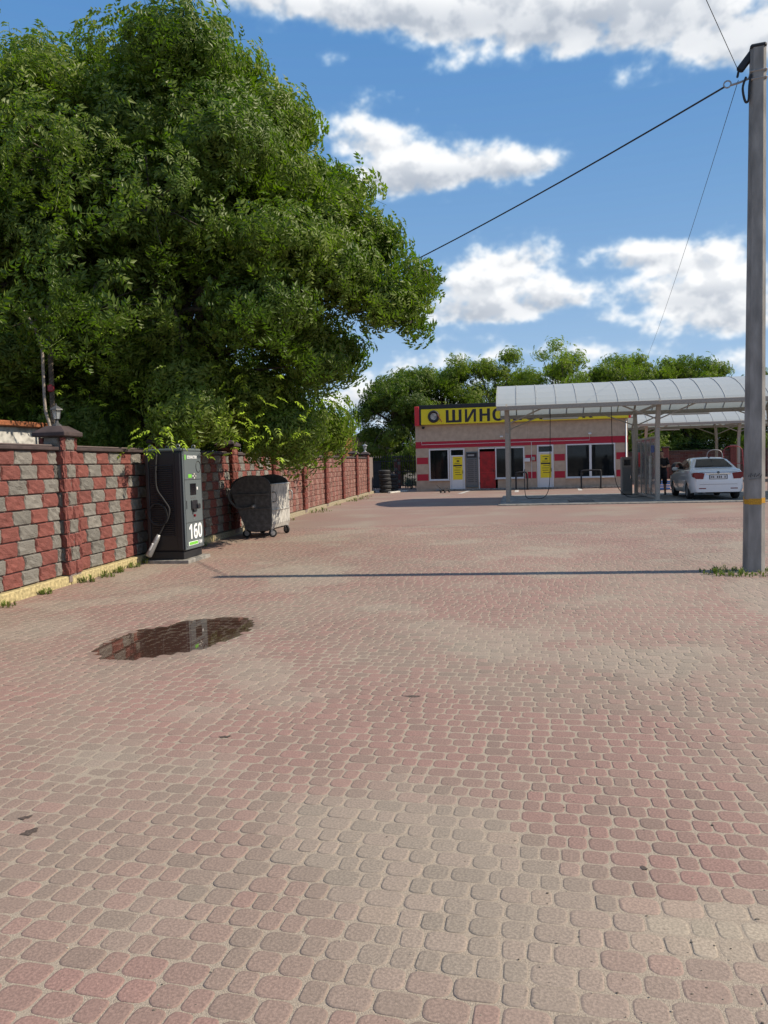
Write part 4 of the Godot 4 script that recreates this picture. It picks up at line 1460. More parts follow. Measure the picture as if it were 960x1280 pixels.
# ------------------------------------------------------------------ what stands behind and beside
func build_behind() -> void:
	var bas := Basis(Vector3.UP, deg_to_rad(BAY))
	# gate between the wall's end and the building
	var g := thing("picket_gate", "black iron picket gate between the wall end and service building", "gate", Vector3(0.62, 0, -47.5), BAY)
	for i in 19:
		var b := B.new()
		b.box(Vector3(0, 1.0, 0), Vector3(0.035, 1.9, 0.035))
		b.lathe([Vector2(0.03, 1.95), Vector2(0.045, 1.99), Vector2(0.0, 2.14)], 4)
		part(g, "picket", b.done(), M.black_iron, Vector3(-1.35 + i * 0.15, 0, 0))
	for y in [0.25, 1.1, 1.75]:
		part(g, "gate_rail", box_mesh(Vector3(2.75, 0.05, 0.05)), M.black_iron, Vector3(0, y, 0.045))
	var sheet := B.new()
	sheet.box(Vector3(-1.0, 0.95, 0.02), Vector3(0.55, 1.7, 0.02))
	part(g, "sheet", sheet.done(), M.black_iron)
	var bp := thing("gate_pillar", "short shaded brick pillar standing behind the iron gate", "pillar", Vector3(0.9, 0, -49.0), BAY)
	for c in 10:
		for k in 2:
			part(bp, "block", split_block(0.2 if k else 0.18, 0.18, 0.3, c * 3 + k), M.block_red if (c + k) % 3 else M.block_grey, Vector3(-0.1 + 0.2 * k, 0.1 + c * 0.19, 0), Vector3(0, -90, 0))
	part(bp, "pillar_cap", box_mesh(Vector3(0.52, 0.08, 0.5), 0.02), M.coping, Vector3(0, 2.04, -0.15))
	var bush := thing("pale_bush", "small pale green bush behind the gate at the building corner", "bush", Vector3(1.75, 0, -48.6))
	leaf_clump(bush, Vector3(0.45, 0.5, 0.35), 60, Color(0.10, 0.16, 0.13), 0.5, 91)
	# houses far beyond
	var h := thing("orange_house", "orange rendered house with a flat dark roof beyond the wall", "house", Vector3(-6.2, 0, -78), 10)
	part(h, "wall", box_mesh(Vector3(5.4, 5.0, 7.0)), M.orange_wall, Vector3(0, 2.4, 0))
	part(h, "roof", box_mesh(Vector3(6.2, 0.3, 7.8), 0.05), M.rust, Vector3(0, 5.05, 0))
	for e in [[1.5, 3.4], [1.5, 1.3], [-1.2, 3.4]]:
		var f := B.new()
		f.box(Vector3.ZERO, Vector3(0.9, 1.3, 0.1), 0.02)
		var w := part(h, "window", f.done(), M.white_plastic, Vector3(e[0], e[1], 3.52))
		part(w, "pane", box_mesh(Vector3(0.72, 1.1, 0.04)), M.car_glass, Vector3(0, 0, 0.04))
	var h2 := thing("grey_house", "low house with a sloping grey roof beside the orange house", "house", Vector3(-1.6, 0, -86), -8)
	part(h2, "wall", box_mesh(Vector3(6.5, 3.2, 7.0)), M.house_grey, Vector3(0, 1.5, 0))
	var rf := B.new()
	rf.prism(PackedVector2Array([Vector2(-3.7, 3.1), Vector2(3.7, 3.1), Vector2(1.6, 5.4), Vector2(0.4, 5.4)]), 7.6, Transform3D(Basis(), Vector3(0, 0, -3.8)))
	part(h2, "roof", rf.done(), M.house_grey)
	for x in [-1.8, 1.0]:
		var w := part(h2, "window", box_mesh(Vector3(1.0, 1.1, 0.1), 0.02), M.white_plastic, Vector3(x, 1.8, 3.52))
		part(w, "pane", box_mesh(Vector3(0.8, 0.9, 0.04)), M.car_glass, Vector3(0, 0, 0.04))
	# brick wall closing the yard behind the second canopy
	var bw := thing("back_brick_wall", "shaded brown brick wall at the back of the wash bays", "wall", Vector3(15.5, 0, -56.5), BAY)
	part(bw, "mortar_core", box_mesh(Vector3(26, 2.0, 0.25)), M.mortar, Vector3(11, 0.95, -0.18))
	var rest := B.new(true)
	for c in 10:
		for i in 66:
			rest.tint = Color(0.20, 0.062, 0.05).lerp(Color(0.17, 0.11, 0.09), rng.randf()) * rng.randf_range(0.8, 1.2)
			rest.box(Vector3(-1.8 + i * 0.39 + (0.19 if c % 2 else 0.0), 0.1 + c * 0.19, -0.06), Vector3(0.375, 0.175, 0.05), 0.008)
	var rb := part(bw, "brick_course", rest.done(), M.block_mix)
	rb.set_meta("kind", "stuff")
	for k in 6:
		var p := part(bw, "pillar", box_mesh(Vector3(0.42, 2.25, 0.42), 0.01), M.block_red, Vector3(0.4 + k * 4.6, 1.1, -0.1))
		part(p, "pillar_cap", box_mesh(Vector3(0.54, 0.1, 0.54), 0.03), M.coping, Vector3(0, 1.17, 0))
	for k in 5:
		part(bw, "coping", box_mesh(Vector3(4.18, 0.07, 0.36), 0.01), M.coping, Vector3(2.7 + k * 4.6, 1.985, -0.15))
	# hedge greenery on the far side of that wall
	var list := [[16.0, -58.6, "dark shrub spilling over the back brick wall behind the bay screen"], [20.0, -58.9, "dark shrub above the back brick wall behind the white car"], [24.0, -59.2, "dark shrub above the back brick wall beside the concrete pole"]]
	for i in 3:
		var sh := thing("wall_shrub", list[i][2], "shrub", Vector3(list[i][0], 0, list[i][1]), 0, "shrubs over the back wall")
		leaf_clump(sh, Vector3(2.3, 2.2, 1.0), 420, Color(0.035, 0.07, 0.016), 1.7, 60 + i)
	# white container and its rusty roof behind the wall
	var ct := thing("white_container", "white metal container with a rusty roof edge behind the wall", "container", Vector3(-7.9, 0, -12.9), -13)
	part(ct, "wall_panel", box_mesh(Vector3(1.78, 2.35, 2.3), 0.01), M.container, Vector3(0.9, 1.2, 0))
	part(ct, "wall_panel", box_mesh(Vector3(1.78, 2.35, 2.3), 0.01), M.container, Vector3(-0.9, 1.2, 0))
	part(ct, "roof_edge", box_mesh(Vector3(3.8, 0.09, 2.5), 0.015), M.rust, Vector3(0, 2.42, 0))
	for i in 6:
		for j in 7:
			part(ct, "vent_slat", box_mesh(Vector3(0.075, 0.012, 0.02)), M.house_grey, Vector3(0.72 + i * 0.1, 2.10 + j * 0.026, 1.155))
	# dead trunk with a wooden stake beside it
	var dt := thing("dead_trunk", "pale bare bent trunk standing behind the wall beside the lantern", "tree trunk", Vector3(-5.75, 0, -13.3))
	var b2 := B.new()
	b2.smooth(true)
	b2.tube(curve([Vector3(0.06, 0, 0), Vector3(0.03, 1.2, 0), Vector3(0.05, 2.3, 0), Vector3(-0.02, 2.7, 0), Vector3(-0.02, 3.4, 0), Vector3(-0.03, 3.75, 0), Vector3(-0.14, 4.1, 0), Vector3(-0.30, 4.36, 0)], 5), 0.027, 8)
	part(dt, "stem", b2.done(), M.pale_bark)
	var st := thing("wooden_stake", "weathered wooden stake bound upright against the bare bent trunk", "stake", Vector3(-5.70, 0, -13.38))
	var b3 := B.new()
	b3.bar(Vector3(0, 0, 0), Vector3(0.04, 4.45, 0), 0.075, 0.06, 0.01)
	part(st, "post", b3.done(), M.bark)
	b3 = B.new()
	b3.box(Vector3(0.02, 3.05, 0.02), Vector3(0.1, 0.12, 0.1), 0.02)
	part(st, "binding", b3.done(), M.red_tube)


func leaf_clump(t: Node3D, radii: Vector3, n: int, col: Color, size: float, seed_: int) -> void:
	var r := RandomNumberGenerator.new()
	r.seed = seed_
	var mesh := spray_mesh(seed_, 6)
	var at := []
	var tints := []
	for i in n:
		var e := Vector3(r.randfn(), absf(r.randfn()), r.randfn()).normalized() * pow(r.randf(), 0.4)
		var p := e * radii + Vector3(0, 0.15, 0)
		var axis := (e + Vector3(0, 0.5, 0)).normalized()
		at.append(Transform3D((Basis(Quaternion(Vector3.UP, axis)) * Basis(Vector3.UP, r.randf() * TAU)).scaled(Vector3.ONE * size * r.randf_range(0.7, 1.2)), p))
		tints.append(col * r.randf_range(0.7, 1.4))
	var f := scatter(t, "foliage", mesh, M.leaf_far, at, tints)
	f.set_meta("kind", "stuff")
	var b := B.new()
	for k in 5:
		b.tube([Vector3(0, -0.05, 0), Vector3(radii.x * 0.5 * cos(k * 1.3), radii.y * 0.8, radii.z * 0.5 * sin(k * 1.3))], [0.03 * size, 0.01], 4, false)
	part(t, "stem", b.done(), M.bark)


# ------------------------------------------------------------------ charging station
func build_charger() -> void:
	# base centre; local +z is the dark side towards the camera, local +x the front panel towards the yard
	var bas := Basis(Vector3.UP, deg_to_rad(SITE - 1.5))
	var near := Vector3(-3.41, 0, -13.04)
	var t := thing("charging_station", "tall black electric car charging station against the block wall", "charging station", near + bas * Vector3(-0.33, 0.06, -0.40), SITE - 1.5)
	var X := 0.66
	var Z := 0.80
	var pad := thing("concrete_pad", "low pale concrete pad under the black charging station", "pad", near + bas * Vector3(-0.31, 0, -0.42), SITE - 1.5)
	part(pad, "slab", box_mesh(Vector3(0.80, 0.14, 0.96), 0.012), M.concrete, Vector3(0, -0.01, 0))
	var H := 1.86
	part(t, "plinth", box_mesh(Vector3(X - 0.04, 0.14, Z - 0.04), 0.01), M.black_iron, Vector3(0, 0.07, 0))
	part(t, "body", box_mesh(Vector3(X, H - 0.14, Z), 0.025), M.charger_body, Vector3(0, 0.14 + (H - 0.14) / 2, 0))
	part(t, "front_panel", box_mesh(Vector3(0.03, H - 0.17, Z - 0.02), 0.012), M.charger_face, Vector3(X / 2 + 0.012, 0.14 + (H - 0.14) / 2, 0))
	part(t, "top_cap", box_mesh(Vector3(X + 0.02, 0.05, Z + 0.01), 0.015), M.charger_face, Vector3(0.01, H + 0.012, 0))
	# side towards the camera: recessed louvre field between two uprights
	part(t, "side_upright", box_mesh(Vector3(0.06, H - 0.2, 0.03), 0.01), M.charger_body, Vector3(-X / 2 + 0.045, 1.0, Z / 2 + 0.012))
	part(t, "side_upright", box_mesh(Vector3(0.10, H - 0.2, 0.03), 0.01), M.charger_body, Vector3(X / 2 - 0.06, 1.0, Z / 2 + 0.012))
	var lv := B.new()
	lv.box(Vector3.ZERO, Vector3(0.40, 0.018, 0.026), 0.005, Basis(Vector3.RIGHT, 0.5))
	var lm := lv.done()
	for k in 34:
		part(t, "louvre", lm, M.black_paint, Vector3(-0.03, 0.42 + k * 0.036, Z / 2 + 0.012))
	# cable: down from the top, a wide loop, and the connector in its holder
	var z := Z / 2 + 0.06
	var cb := B.new()
	cb.smooth(true)
	cb.tube(curve([Vector3(-0.10, 1.80, z - 0.04), Vector3(-0.11, 1.5, z), Vector3(-0.10, 1.22, z), Vector3(0.03, 1.02, z + 0.01), Vector3(0.12, 0.86, z + 0.02), Vector3(0.06, 0.66, z + 0.03), Vector3(-0.06, 0.60, z + 0.03), Vector3(-0.20, 0.66, z + 0.03), Vector3(-0.26, 0.82, z + 0.02), Vector3(-0.16, 0.96, z), Vector3(0.0, 0.92, z), Vector3(0.06, 0.75, z), Vector3(-0.03, 0.55, z), Vector3(-0.10, 0.42, z + 0.02)], 6), 0.0165, 8)
	part(t, "cable", cb.done(), M.rubber)
	var cn := B.new()
	cn.smooth(true)
	cn.tube([Vector3(-0.09, 0.44, z + 0.02), Vector3(-0.13, 0.36, z + 0.03), Vector3(-0.20, 0.22, z + 0.05), Vector3(-0.26, 0.10, z + 0.07), Vector3(-0.27, 0.08, z + 0.07)], [0.03, 0.045, 0.05, 0.055, 0.05], 10)
	var plug := part(t, "connector", cn.done(), M.galv)
	var gr := B.new()
	gr.box(Vector3(-0.20, 0.24, z + 0.10), Vector3(0.03, 0.14, 0.03), 0.01, Basis(Vector3.BACK, -0.5))
	part(plug, "grip", gr.done(), M.white_plastic)
	# front panel, seen from the yard
	var px := X / 2 + 0.030
	var turn := Vector3(0, 90, 0)
	words(t, "lettering", "ECOFACTOR", 0.052, M.text_white, Vector3(px, 1.745, 0.02), turn, 0.003)
	part(t, "logo", box_mesh(Vector3(0.004, 0.085, 0.045), 0.001), M.green, Vector3(px, 1.745, 0.30))
	part(t, "sticker", box_mesh(Vector3(0.004, 0.06, 0.14), 0.001), M.green, Vector3(px, 1.42, 0.13))
	for i in 3:
		for j in 3:
			part(t, "sticker", box_mesh(Vector3(0.004, 0.026, 0.045), 0.001), M.container if (i + j) % 2 else M.steel_grey, Vector3(px, 1.455 - j * 0.036, 0.0 - i * 0.06))
	part(t, "screen", box_mesh(Vector3(0.012, 0.20, 0.24), 0.003), M.screen_black, Vector3(px, 1.19, 0.02))
	part(t, "card_reader", box_mesh(Vector3(0.006, 0.05, 0.05), 0.002), M.white_plastic, Vector3(px, 1.20, -0.16))
	for i in 3:
		part(t, "indicator", box_mesh(Vector3(0.005, 0.03, 0.035), 0.001), M.steel_grey, Vector3(px, 1.045, 0.10 - i * 0.08))
	var sk := B.new()
	sk.box(Vector3(0, 0, 0), Vector3(0.05, 0.16, 0.22), 0.015)
	sk.box(Vector3(0.03, -0.03, -0.10), Vector3(0.06, 0.09, 0.10), 0.015)
	sk.box(Vector3(0.02, -0.10, 0.04), Vector3(0.04, 0.06, 0.06), 0.01)
	part(t, "socket", sk.done(), M.black_paint, Vector3(px + 0.01, 0.92, 0.02))
	part(t, "vent", box_mesh(Vector3(0.006, 0.14, 0.02)), M.black_paint, Vector3(px, 0.93, 0.31))
	var es := B.new()
	es.lathe([Vector2(0.0, 0.03), Vector2(0.022, 0.028), Vector2(0.024, 0.0)], 12, Vector3.ZERO, Basis(Vector3.BACK, -PI / 2))
	part(t, "stop_button", es.done(), M.tail_red, Vector3(px, 0.73, 0.02))
	part(t, "lock", box_mesh(Vector3(0.008, 0.05, 0.03), 0.003), M.galv, Vector3(px, 0.69, 0.035))
	var num := words(t, "power_number", "160", 0.255, M.text_white, Vector3(px, 0.455, -0.02), turn, 0.003)
	num.scale = Vector3(0.98, 1, 1)
	part(t, "green_bar", box_mesh(Vector3(0.004, 0.05, 0.36), 0.001), M.green, Vector3(px, 0.255, 0.08))
	part(t, "white_outline", box_mesh(Vector3(0.003, 0.066, 0.40), 0.001), M.text_white, Vector3(px - 0.0015, 0.255, 0.08))
	words(t, "lettering", "kW", 0.06, M.text_white, Vector3(px, 0.257, -0.22), turn, 0.003)
	var ring := B.new()
	ring.smooth(true)
	ring.tube(torus_points(Vector3.ZERO, 0.10, Vector3(0, 1, 0), Vector3(0, 0, 1), 20), 0.006, 5, false)
	part(t, "emblem_ring", ring.done(), M.black_paint, Vector3(px, 1.58, -0.24))
	# door seam, hinges and screws of the front panel
	var gap := B.new()
	gap.box(Vector3(px, 0.62, 0), Vector3(0.003, 0.006, Z - 0.08))
	gap.box(Vector3(px, 1.36, 0), Vector3(0.003, 0.006, Z - 0.08))
	gap.box(Vector3(px, 1.0, Z / 2 - 0.04), Vector3(0.003, 1.60, 0.006))
	gap.box(Vector3(px, 1.0, -Z / 2 + 0.04), Vector3(0.003, 1.60, 0.006))
	part(t, "panel_gap", gap.done(), M.black_iron)
	for s in [[0.24, 1], [0.24, -1], [1.78, 1], [1.78, -1], [1.0, -1]]:
		var sw := B.new()
		sw.lathe([Vector2(0.0, 0.004), Vector2(0.009, 0.003), Vector2(0.01, 0.0)], 8, Vector3.ZERO, Basis(Vector3.BACK, -PI / 2))
		part(t, "screw", sw.done(), M.galv, Vector3(px, s[0], s[1] * (Z / 2 - 0.025)))
	# lifting eyes
	for s in [[-1, -1], [-1, 1], [1, -1], [1, 1]]:
		var e := B.new()
		e.smooth(true)
		e.tube(torus_points(Vector3(0, 0.045, 0), 0.03, Vector3.RIGHT, Vector3.UP, 12), 0.009, 6, false)
		part(t, "lifting_eye", e.done(), M.galv, Vector3(s[0] * (X / 2 - 0.08), H + 0.03, s[1] * (Z / 2 - 0.08)))


# ------------------------------------------------------------------ waste bin
func build_bin() -> void:
	var bas := Basis(Vector3.UP, deg_to_rad(SITE - 3))
	var at := Vector3(-2.46, 0, -17.36) + bas * Vector3(-0.55, 0, -0.62)
	var t := thing("waste_bin", "grey steel wheeled waste bin with an open rounded lid", "bin", at, SITE - 3)
	var L := 1.30
	var out := PackedVector2Array([Vector2(0.47, 1.20), Vector2(0.47, 0.30), Vector2(0.44, 0.21), Vector2(0.36, 0.165), Vector2(0.1, 0.14), Vector2(-0.06, 0.16), Vector2(-0.15, 0.22), Vector2(-0.29, 0.56), Vector2(-0.41, 0.86), Vector2(-0.47, 1.02), Vector2(-0.47, 1.16)])
	# shell: the sheet that runs from the front rim under the belly to the back rim
	for e in [["front_panel", 0, 2, M.bin_front], ["belly", 2, 6, M.bin_side], ["back_panel", 6, 10, M.bin_side]]:
		var b := B.new()
		for i in range(e[1], e[2]):
			var p: Vector2 = out[i]
			var q: Vector2 = out[i + 1]
			var n := Vector2(q.y - p.y, -(q.x - p.x)).normalized() * -0.012
			b.quad_out(Vector3(p.x, p.y, -L / 2), Vector3(p.x, p.y, L / 2), Vector3(q.x, q.y, L / 2), Vector3(q.x, q.y, -L / 2), Vector3(0, 0.7, 0))
			b.quad_out(Vector3(p.x + n.x, p.y + n.y, -L / 2), Vector3(p.x + n.x, p.y + n.y, L / 2), Vector3(q.x + n.x, q.y + n.y, L / 2), Vector3(q.x + n.x, q.y + n.y, -L / 2), Vector3(0, 0.7, 0))
		part(t, e[0], b.done(), e[3])
	# two end walls that rise in an arch to carry the lid
	var wall := PackedVector2Array()
	for i in range(1, out.size()):
		wall.append(out[i])
	for i in 13:
		var a := PI - PI * i / 12.0
		wall.append(Vector2(0.47 * cos(a), 1.17 + 0.24 * sin(a) + 0.03 * (1.0 + cos(a)) * 0.5))
	for s in 2:
		var b := B.new()
		b.prism(wall, 0.02, Transform3D(Basis(), Vector3(0, 0, L / 2 - 0.001 if s == 0 else -L / 2 - 0.019)))
		var w := part(t, "end_wall", b.done(), M.bin_side)
		var o := 1.0 if s == 0 else -1.0
		var zf := o * (L / 2 + 0.02)
		var ribs := B.new()
		ribs.box(Vector3(-0.0, 0.99, zf + o * 0.02), Vector3(0.86, 0.045, 0.04), 0.01)
		ribs.box(Vector3(0.22, 0.66, zf + o * 0.015), Vector3(0.46, 0.03, 0.03), 0.008)
		ribs.box(Vector3(0.10, 0.80, zf + o * 0.012), Vector3(0.03, 0.34, 0.024), 0.006)
		part(w, "rib", ribs.done(), M.bin_side)
		var pin := B.new()
		pin.smooth(true)
		pin.lathe([Vector2(0.0, 0.11), Vector2(0.035, 0.105), Vector2(0.042, 0.09), Vector2(0.042, 0.0)], 12, Vector3(0.07, 0.72, zf), Basis(Vector3.RIGHT, o * PI / 2))
		part(w, "lifting_pin", pin.done(), M.galv)
	# lid pushed back, on two arms
	var lid := B.new()
	for k in 10:
		var a0 := deg_to_rad(100 + k * 9.5)
		var a1 := deg_to_rad(100 + (k + 1) * 9.5)
		var c := Vector2(0, 0.98)
		for r in [0.50, 0.485]:
			lid.quad_out(Vector3(c.x + r * cos(a0), c.y + r * 0.86 * sin(a0), -L / 2 - 0.05), Vector3(c.x + r * cos(a0), c.y + r * 0.86 * sin(a0), L / 2 + 0.05), Vector3(c.x + r * cos(a1), c.y + r * 0.86 * sin(a1), L / 2 + 0.05), Vector3(c.x + r * cos(a1), c.y + r * 0.86 * sin(a1), -L / 2 - 0.05), Vector3(0, 0.98, 0))
	var ld := part(t, "lid", lid.done(), M.bin_side)
	for s in [-1.0, 1.0]:
		var b := B.new()
		b.smooth(true)
		b.tube(curve([Vector3(0.05, 0.72, s * (L / 2 + 0.06)), Vector3(-0.25, 0.68, s * (L / 2 + 0.06)), Vector3(-0.42, 0.78, s * (L / 2 + 0.06)), Vector3(-0.52, 0.95, s * (L / 2 + 0.06)), Vector3(-0.49, 1.10, s * (L / 2 + 0.05))], 5), 0.03, 8)
		part(ld, "lid_arm", b.done(), M.bin_side)
	# rim, handles, wheels
	var rim := B.new()
	rim.smooth(true)
	rim.tube([Vector3(0.475, 1.20, -L / 2 - 0.01), Vector3(0.475, 1.20, L / 2 + 0.01)], 0.022, 8)
	part(t, "front_rim", rim.done(), M.bin_front)
	var fb := B.new()
	fb.box(Vector3(0.487, 0.62, 0), Vector3(0.03, 0.05, L - 0.1), 0.012)
	part(t, "front_rib", fb.done(), M.bin_front)
	for s in [-1.0, 1.0]:
		var b := B.new()
		b.smooth(true)
		b.tube(curve([Vector3(0.47, 1.03, s * 0.58), Vector3(0.56, 1.02, s * 0.58), Vector3(0.58, 0.92, s * 0.58), Vector3(0.56, 0.82, s * 0.58), Vector3(0.47, 0.81, s * 0.58)], 4), 0.016, 7)
		part(t, "handle", b.done(), M.galv)
	for s in [[0.40, 0.52, 25.0], [0.40, -0.52, -30.0], [-0.22, 0.52, 10.0], [-0.22, -0.52, 40.0]]:
		var b := B.new()
		var top: float = 0.20 if s[0] > 0.0 else 0.24
		b.box(Vector3(0, top, 0), Vector3(0.12, 0.02, 0.12), 0.004)
		b.box(Vector3(0.02, (top + 0.09) / 2, 0.035), Vector3(0.05, top - 0.08, 0.008))
		b.box(Vector3(0.02, (top + 0.09) / 2, -0.035), Vector3(0.05, top - 0.08, 0.008))
		var w := part(t, "wheel", b.done(), M.galv, Vector3(s[0], 0, s[1]), Vector3(0, s[2], 0))
		b = B.new()
		b.lathe([Vector2(0.03, -0.025), Vector2(0.08, -0.025), Vector2(0.095, -0.015), Vector2(0.095, 0.015), Vector2(0.08, 0.025), Vector2(0.03, 0.025)], 18, Vector3(0.04, 0.095, 0), Basis(Vector3.RIGHT, PI / 2))
		part(w, "tyre", b.done(), M.rubber)
		b = B.new()
		b.lathe([Vector2(0.0, -0.028), Vector2(0.055, -0.027), Vector2(0.055, 0.027), Vector2(0.0, 0.028)], 12, Vector3(0.04, 0.095, 0), Basis(Vector3.RIGHT, PI / 2))
		part(w, "hub", b.done(), M.galv)


# ------------------------------------------------------------------ pole and wires
func build_pole() -> void:
	var at := Vector3(5.06, 0, -10.5)
	var t := thing("utility_pole", "tall grey concrete utility pole in a tuft of weeds", "pole", at, -20)
	var H := 6.92
	var b := B.new()
	# four-sided shaft with chamfered corners, tapering and leaning slightly
	var rings := []
	for i in 9:
		var f := i / 8.0
		var h := lerpf(0.134, 0.095, f)
		var c := h * 0.62
		var o := Vector3(0.03 * f, -0.3 + (H + 0.3) * f, 0.0)
		var ring := []
		for p in [Vector2(h, -c), Vector2(h, c), Vector2(c, h), Vector2(-c, h), Vector2(-h, c), Vector2(-h, -c), Vector2(-c, -h), Vector2(c, -h)]:
			ring.append(o + Vector3(p.x, 0, p.y))
		rings.append(ring)
	for i in 8:
		for k in 8:
			b.quad_out(rings[i][k], rings[i][(k + 1) % 8], rings[i + 1][(k + 1) % 8], rings[i + 1][k], Vector3(0, rings[i][0].y, 0))
	for k in 8:
		b.tri_out(rings[8][k], rings[8][(k + 1) % 8], Vector3(0.03, H, 0), Vector3(0, H - 1, 0))
	part(t, "shaft", b.done(), M.pole)
	# painted yellow band, worn away on one side
	var band := B.new()
	for k in 8:
		if k in [6, 7]:
			continue
		var y0 := 0.93 + 0.012 * sin(k * 2.0)
		var hgt := 0.075 + 0.02 * sin(k * 3.3)
		var f0 := 1.018
		var q := func(y: float, i: int) -> Vector3:
			var f := (y + 0.3) / (H + 0.3)
			var h := lerpf(0.134, 0.095, f) * f0
			var c := h * 0.62
			var p: Vector2 = [Vector2(h, -c), Vector2(h, c), Vector2(c, h), Vector2(-c, h), Vector2(-h, c), Vector2(-h, -c), Vector2(-c, -h), Vector2(c, -h)][i % 8]
			return Vector3(0.03 * f + p.x, y, p.y)
		band.quad_out(q.call(y0, k), q.call(y0, k + 1), q.call(y0 + hgt, k + 1), q.call(y0 + hgt, k), Vector3(0, 1, 0))
	part(t, "painted_band", band.done(), M.band_yellow)
	# scribbled black marks
	var sc := B.new()
	for k in 7:
		sc.bar(Vector3(-0.08 + k * 0.024, 1.30 + 0.012 * sin(k * 4.0), 0.1335), Vector3(-0.07 + k * 0.026, 1.335 - 0.014 * cos(k * 3.0), 0.1335), 0.007, 0.002)
	sc.bar(Vector3(-0.07, 1.26, 0.1335), Vector3(0.08, 1.285, 0.1335), 0.007, 0.002, 0.0, Vector3(0, 0, 1))
	part(t, "graffiti", sc.done(), M.black_paint)
	# steel straps, hook bracket and a torn tar cap
	for y in [6.52, 6.62]:
		var s := B.new()
		s.box(Vector3(0.03, y, 0), Vector3(0.215, 0.03, 0.215), 0.03)
		part(t, "strap", s.done(), M.galv)
	var hk := B.new()
	hk.smooth(true)
	hk.tube(curve([Vector3(-0.07, 6.56, 0.04), Vector3(-0.20, 6.53, 0.03), Vector3(-0.30, 6.52, 0.02)], 4), 0.014, 6)
	hk.tube(torus_points(Vector3(-0.34, 6.54, 0.02), 0.045, Vector3.RIGHT, Vector3.UP, 14), 0.010, 6, false)
	part(t, "hook", hk.done(), M.galv)
	var cap := B.new()
	cap.bar(Vector3(0.02, 6.96, 0.0), Vector3(-0.20, 6.68, 0.02), 0.06, 0.10, 0.02, Vector3(0, 0, 1))
	cap.box(Vector3(0.03, 6.94, 0), Vector3(0.2, 0.06, 0.2), 0.02)
	cap.bar(Vector3(-0.20, 6.70, 0.02), Vector3(-0.22, 6.60, 0.02), 0.03, 0.03, 0.01)
	part(t, "torn_cap", cap.done(), M.black_iron)
	var lp := B.new()
	lp.smooth(true)
	lp.tube(curve([Vector3(-0.12, 6.56, 0.09), Vector3(-0.16, 6.42, 0.1), Vector3(-0.13, 6.25, 0.1), Vector3(-0.09, 6.26, 0.1), Vector3(-0.08, 6.45, 0.1), Vector3(-0.06, 6.58, 0.1)], 5), 0.016, 6)
	part(t, "cable_loop", lp.done(), M.black_iron)
	# wires
	var bas := Basis(Vector3.UP, deg_to_rad(-20))
	var ring := at + bas * Vector3(-0.38, 6.51, 0.02)
	wire("service_cable", "thick black cable running from the concrete pole into the walnut tree", ring, Vector3(-7.6, 6.9, -33.0), 0.55, 0.0125)
	wire("thin_wire", "thin wire sloping from the pole top over the wash canopy", at + bas * Vector3(-0.21, 6.55, 0.06), Vector3(15.2, 6.0, -46.5), 0.5, 0.0042)
	wire("thin_wire", "thin wire rising from the pole top overhead out of sight", at + bas * Vector3(-0.21, 6.70, 0.02), Vector3(-4.0, 7.6, 2.0), 0.1, 0.0045)


func wire(called: String, label: String, a: Vector3, e: Vector3, sag: float, r: float) -> void:
	var pts := []
	for i in 25:
		var f := i / 24.0
		pts.append(a.lerp(e, f) + Vector3.DOWN * sag * 4.0 * f * (1.0 - f))
	var b := B.new()
	b.smooth(true)
	b.tube(pts, r, 6)
	tag(part(self, called, b.done(), M.black_iron), label, "cable" if called == "service_cable" else "wire")


# ------------------------------------------------------------------ car
func car_low(x: float) -> float:
	# lower edge of the flank, rising over the wheels; x = 0 at the rear bumper, 4.6 at the nose
	var y := 0.22 + 0.05 * smoothstep(0.5, 0.0, x) + 0.04 * smoothstep(4.1, 4.6, x)
	for c in [0.92, 3.57]:
		var d: float = x - c
		if absf(d) < 0.36:
			y = maxf(y, 0.31 + sqrt(0.36 * 0.36 - d * d))
	return y


